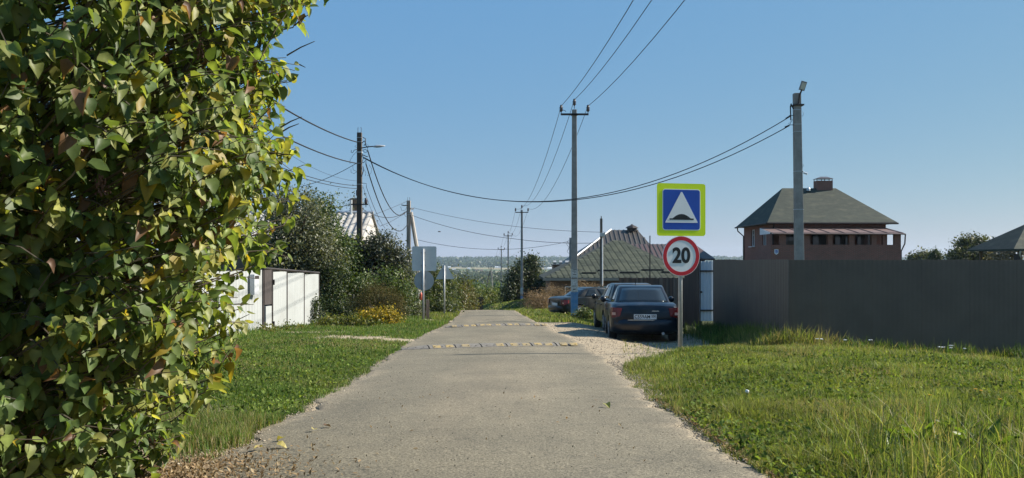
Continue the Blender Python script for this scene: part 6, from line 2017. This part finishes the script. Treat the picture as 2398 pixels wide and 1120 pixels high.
o = np_mesh('gravel', v, f, np.full(8 * n, 3), stone_mat(), col=np.repeat(gc, 6, 0))
tag(o, 'loose gravel and grit on the parking strip and road edges', 'gravel', kind='stuff')

# litter of dry leaves and twigs under the lilac and along the right edge
def litter(x, y, s_, cols):
    n = len(x); zz = gz(x, y) + .022
    on = (x > road_l(y)) & (x < road_r(y)); zz = zz + on * .02
    p = np.stack([x, y, zz + rng.random(n) * .012], -1)
    up = np.tile(np.array([0, 0, 2.0]), (n, 1))
    return cards(p, np.full(n, s_), palette(rng.random(n), cols, .2), nrm=up, aspect=.5)
n = 2600
x = rng.normal(-2.0, .38, n); y = 4.95 + rng.normal(0, .38, n) + (x + 2) * .1
n2_ = 900; e = rng.uniform(4.6, 8.5, n2_)
x = np.concatenate([x, road_r(e) + np.abs(rng.normal(0, .09, n2_)), rng.uniform(-2, 1, 60)]); y = np.concatenate([y, e, rng.uniform(4.6, 9, 60)])
v, f, nn, c2 = litter(x, y, .03, [(.13, .09, .05), (.26, .18, .10), (.36, .28, .17)])
o = np_mesh('leaf_litter', v, f, nn, MAT_DULL, col=c2)
tag(o, 'brown leaf litter under the lilac and along the road edges', 'leaf litter', kind='stuff')

n = 900
y = np.exp(rng.uniform(math.log(4.7), math.log(16), n)); x = road_l(y) + (road_r(y) - road_l(y)) * rng.random(n)
v, f, nn, c2 = litter(x, y, .014, [(.03, .028, .025), (.08, .07, .055), (.3, .28, .24)])
o = np_mesh('road_grit', v, f, nn, MAT_DULL, col=c2)
tag(o, 'scattered grit and plant crumbs on the asphalt', 'grit', kind='stuff')

# single fallen leaves on the asphalt
tv, tf = TEMPL[1]
fl_m = [leaf_mat('fallen_yellow', trans=.25, color=(.42, .36, .12)), leaf_mat('fallen_olive', trans=.25, color=(.25, .25, .06)), leaf_mat('fallen_brown', trans=.2, color=(.16, .10, .06))]
for k, (px, py, s_, mi, lb) in enumerate(((735, 1021, .055, 0, 'pale fallen leaf on asphalt nearest the left grass'), (664, 1041, .07, 0, 'curled pale leaf on asphalt beside the small grass tuft'), (648, 1059, .08, 0, 'yellow fallen leaf at the tip of the small grass tuft'), (612, 1062, .06, 0, 'pale leaf lying in the small grass tuft at left'),
                                          (1418, 961, .085, 1, 'curled yellow-green leaf alone on the right side of the asphalt'), (760, 1012, .06, 2, 'brown twiggy leaf fragment on the left asphalt'))):
    Dd = 2240.0 / (py - 677.0); xx = X(px, Dd)
    me = bpy.data.meshes.new('fallen_leaf'); me.from_pydata([tuple(v_) for v_ in tv], [], [tuple(int(a) for a in q_) for q_ in tf]); me.materials.append(fl_m[mi]); me.update()
    o = link('fallen_leaf', me)
    o.location = (xx, Dd, road_z(xx, Dd) + s_ * .36); o.scale = (s_, s_, s_); o.rotation_euler = (random.uniform(-.3, .3), random.uniform(-.2, .3), random.uniform(0, 6))
    tag(o, lb, 'fallen leaf', 'fallen leaves on the road')

# ------------------------------------------------------------------ flowers and single weeds
M_PUFF = mat('seed_head_white', (.8, .8, .78), rough=.9)
M_YFL = mat('flower_yellow', (.75, .42, .02), (.6, .3, .02), scale=30, rough=.7)
M_STEM = leaf_mat('stem_green', trans=.1, color=(.07, .11, .03))
def ground_at(px, py):
    d = Vector(((px - 1199) / F, 1, (HOR - py) / F)); t = 3.0
    while t < 60:
        p = Vector((0, 0, CAMZ)) + d * t
        if p.z < g1(p.x, p.y): break
        t += .03
    return p
for (px, py, lb) in ((1748, 948, 'white dandelion clock in the middle of the right verge'), (1338, 0, None)):
    if lb is None: continue
    p = ground_at(px, py); r = empty('dandelion_clock', p, 0, lb, 'flower')
    G().tube([p, p + Vector((.01, 0, .06)), p + Vector((.005, 0, .11))], .003, 5).build('stem', M_STEM, r)
    bm = bmesh.new(); bmesh.ops.create_icosphere(bm, subdivisions=2, radius=.019)
    for v_ in bm.verts: v_.co *= 1 + random.uniform(-.12, .12)
    me = bpy.data.meshes.new('seed_head'); bm.to_mesh(me); bm.free(); o = link('seed_head', me, M_PUFF, r); o.location = (.005, 0, .125)
def before_fence(px, py):
    """ground under a sight line, but never behind the dark fence"""
    p = ground_at(px, py)
    k = (px - 1199) / F; sl_ = (FR.y - FC.y) / (FR.x - FC.x)
    Df = (FC.y - sl_ * FC.x) / (1 - sl_ * k)
    if px > 1848 and p.y > Df - .9:
        p = Vector((k * (Df - .9), Df - .9, 0)); p.z = g1(p.x, p.y)
    return p
def daisy(px, py, hgt, lb, m, cat, rad, group):
    p = before_fence(px, py)
    if m is M_PUFF: hgt = max(.22, Z(py - 16, p.y) - p.z)
    r = empty('yellow_flower' if m is M_YFL else 'white_umbel_flower', p, 0, lb, 'flower', group)
    top = p + Vector((random.uniform(-.02, .02), 0, hgt))
    G().tube([p, p.lerp(top, .5) + Vector((.008, 0, 0)), top], .003, 5).build('stem', M_STEM, r)
    g = G()
    for k in range(9 if m is M_YFL else 14):
        a = random.uniform(0, 6.28); rr = rad * math.sqrt(random.random())
        g.lathe([(.2 * rad, 0), (.42 * rad, .15 * rad), (.3 * rad, .35 * rad)], top + Vector((rr * math.cos(a), rr * math.sin(a), random.uniform(-.15, .2) * rad)), 6)
    g.build('flower_head', m, r)
    G().poly([p + Vector((0, 0, hgt * .4)), p + Vector((.03, .005, hgt * .45)), p + Vector((.06, .01, hgt * .5)), p + Vector((.03, -.008, hgt * .42))], .001).build('leaf', M_STEM, r)
for i, (px, py, hh, lb) in enumerate(((2288, 920, .09, 'left one of the two orange-yellow flowers side by side'), (2294, 924, .09, 'right one of the two orange-yellow flowers side by side'), (2392, 904, .12, 'yellow flower at the far right edge below the fence'), (2172, 938, .1, 'lone yellow flower left of the orange-yellow pair'), (2343, 949, .1, 'small yellow flower below and right of the orange-yellow pair'))):
    daisy(px, py + 14, hh, lb, M_YFL, 'flower', .016, 'yellow flowers in the verge')
for i, (px, py, lb) in enumerate(((1911, 812, 'white umbel just right of the tall nettle by the fence'), (1923, 812, 'second white umbel right of the tall nettle by the fence'), (1979, 815, 'white umbel standing alone before the middle of the dark fence'), (2040, 820, 'short white umbel before the dark fence, left of the seed spike'), (2202, 822, 'upper white umbel of the cluster right of the seed spike'), (2208, 826, 'lower white umbel of the cluster right of the seed spike'), (2228, 826, 'big white umbel right of the white cluster by the fence'), (2226, 832, 'low white umbel under the big white umbel'), (2257, 830, 'rightmost white umbel before the dark fence'))):
    p = ground_at(px, py + 8)
    daisy(px, py + 8, random.uniform(.2, .3), lb, M_PUFF, 'flower', .028, 'white umbels along the fence')
def nettle(px, base_py, top_py, lb, dry=False):
    p = before_fence(px, base_py); hgt = Z(top_py, p.y) - p.z
    r = empty('tall_nettle' if not dry else 'seed_spike', p, 0, lb, 'weed')
    G().tube([p, p + Vector((.01, 0, hgt * .5)), p + Vector((.0, 0, hgt))], [.006, .005, .002], 5).build('stem', M_STEM, r)
    lm_ = leaf_mat('weed_leaf', trans=.35, color=(.10, .14, .045)) if not dry else MATS.get('weed_dry') or leaf_mat('weed_dry', trans=.2, color=(.20, .17, .08))
    n = 22 if not dry else 46
    for k in range(n):
        t = .15 + .85 * (k + .5) / n; a = k * 2.4
        L = (.085 * (1.15 - t) + .02) if not dry else .02
        o_ = Vector((math.cos(a), math.sin(a) * .8, .15 - .5 * (1 - t))) * L
        b0 = p + Vector((.005, 0, hgt * t)); s2 = Vector((-math.sin(a), math.cos(a), 0)) * L * .28
        me = bpy.data.meshes.new('leaf'); off = p
        me.from_pydata([tuple(b0 - off), tuple(b0 + o_ * .5 + s2 - off), tuple(b0 + o_ - off), tuple(b0 + o_ * .5 - s2 - off)], [], [(0, 1, 2), (0, 2, 3)]); me.materials.append(lm_); me.update()
        link('leaf', me, None, r)
nettle(1866, 822, 773, 'tall pale nettle at the corner of the dark fence')
nettle(2379, 848, 798, 'leafy nettle at the right edge before the dark fence')
nettle(2186, 838, 790, 'brown seed spike standing before the dark fence', True)
nettle(2140, 832, 796, 'thin branching weed before the dark fence left of the seed spike', True)
# broad dock leaves in the near right corner
def dock(px, py, n, size, lb, seed):
    p = ground_at(px, py); r = empty('dock_plant', p, 0, lb, 'weed', 'broad-leaved docks in the near verge')
    lm_ = MATS.get('dock_leaf') or leaf_mat('dock_leaf', trans=.45, color=(.10, .16, .025))
    for k in range(n):
        a = random.uniform(0, 6.28); L = size * random.uniform(.6, 1.15); el = random.uniform(.75, 1.35)
        d = Vector((math.cos(a) * math.cos(el), math.sin(a) * math.cos(el), math.sin(el))); s2 = Vector((-math.sin(a), math.cos(a), 0)); nn_ = d.cross(s2)
        vs = []; m = 7
        for j in range(m + 1):
            t = j / m; w_ = L * .11 * math.sin(math.pi * min(1, .08 + t * .92)) ** .8 + .001
            c_ = d * (L * t) + Vector((math.cos(a), math.sin(a), -1.0)) * (L * .22 * t ** 2.5)
            wv = .012 * math.sin(t * 14 + k)
            vs += [c_ - s2 * w_ + nn_ * (.02 + wv), c_, c_ + s2 * w_ + nn_ * (.02 - wv)]
        fs = []
        for j in range(m):
            fs += [(3 * j, 3 * j + 1, 3 * j + 4, 3 * j + 3), (3 * j + 1, 3 * j + 2, 3 * j + 5, 3 * j + 4)]
        me = bpy.data.meshes.new('leaf'); me.from_pydata([tuple(v_) for v_ in vs], [], fs); me.polygons.foreach_set('use_smooth', [True] * len(fs)); me.materials.append(lm_); me.update()
        o = link('leaf', me, None, r)
for (px, py, n, sz, lb) in ((2165, 1060, 13, .26, 'largest clump of upright dock leaves low at right'), (2095, 1075, 9, .22, 'dock clump left of the largest dock leaves'), (2240, 1030, 9, .24, 'dock clump right of the largest dock leaves'), (2030, 1100, 7, .18, 'low dock rosette at the bottom edge left of the other docks'), (2320, 1075, 10, .28, 'tall dock clump near the lower right corner')):
    dock(px, py, n, sz, lb, n)
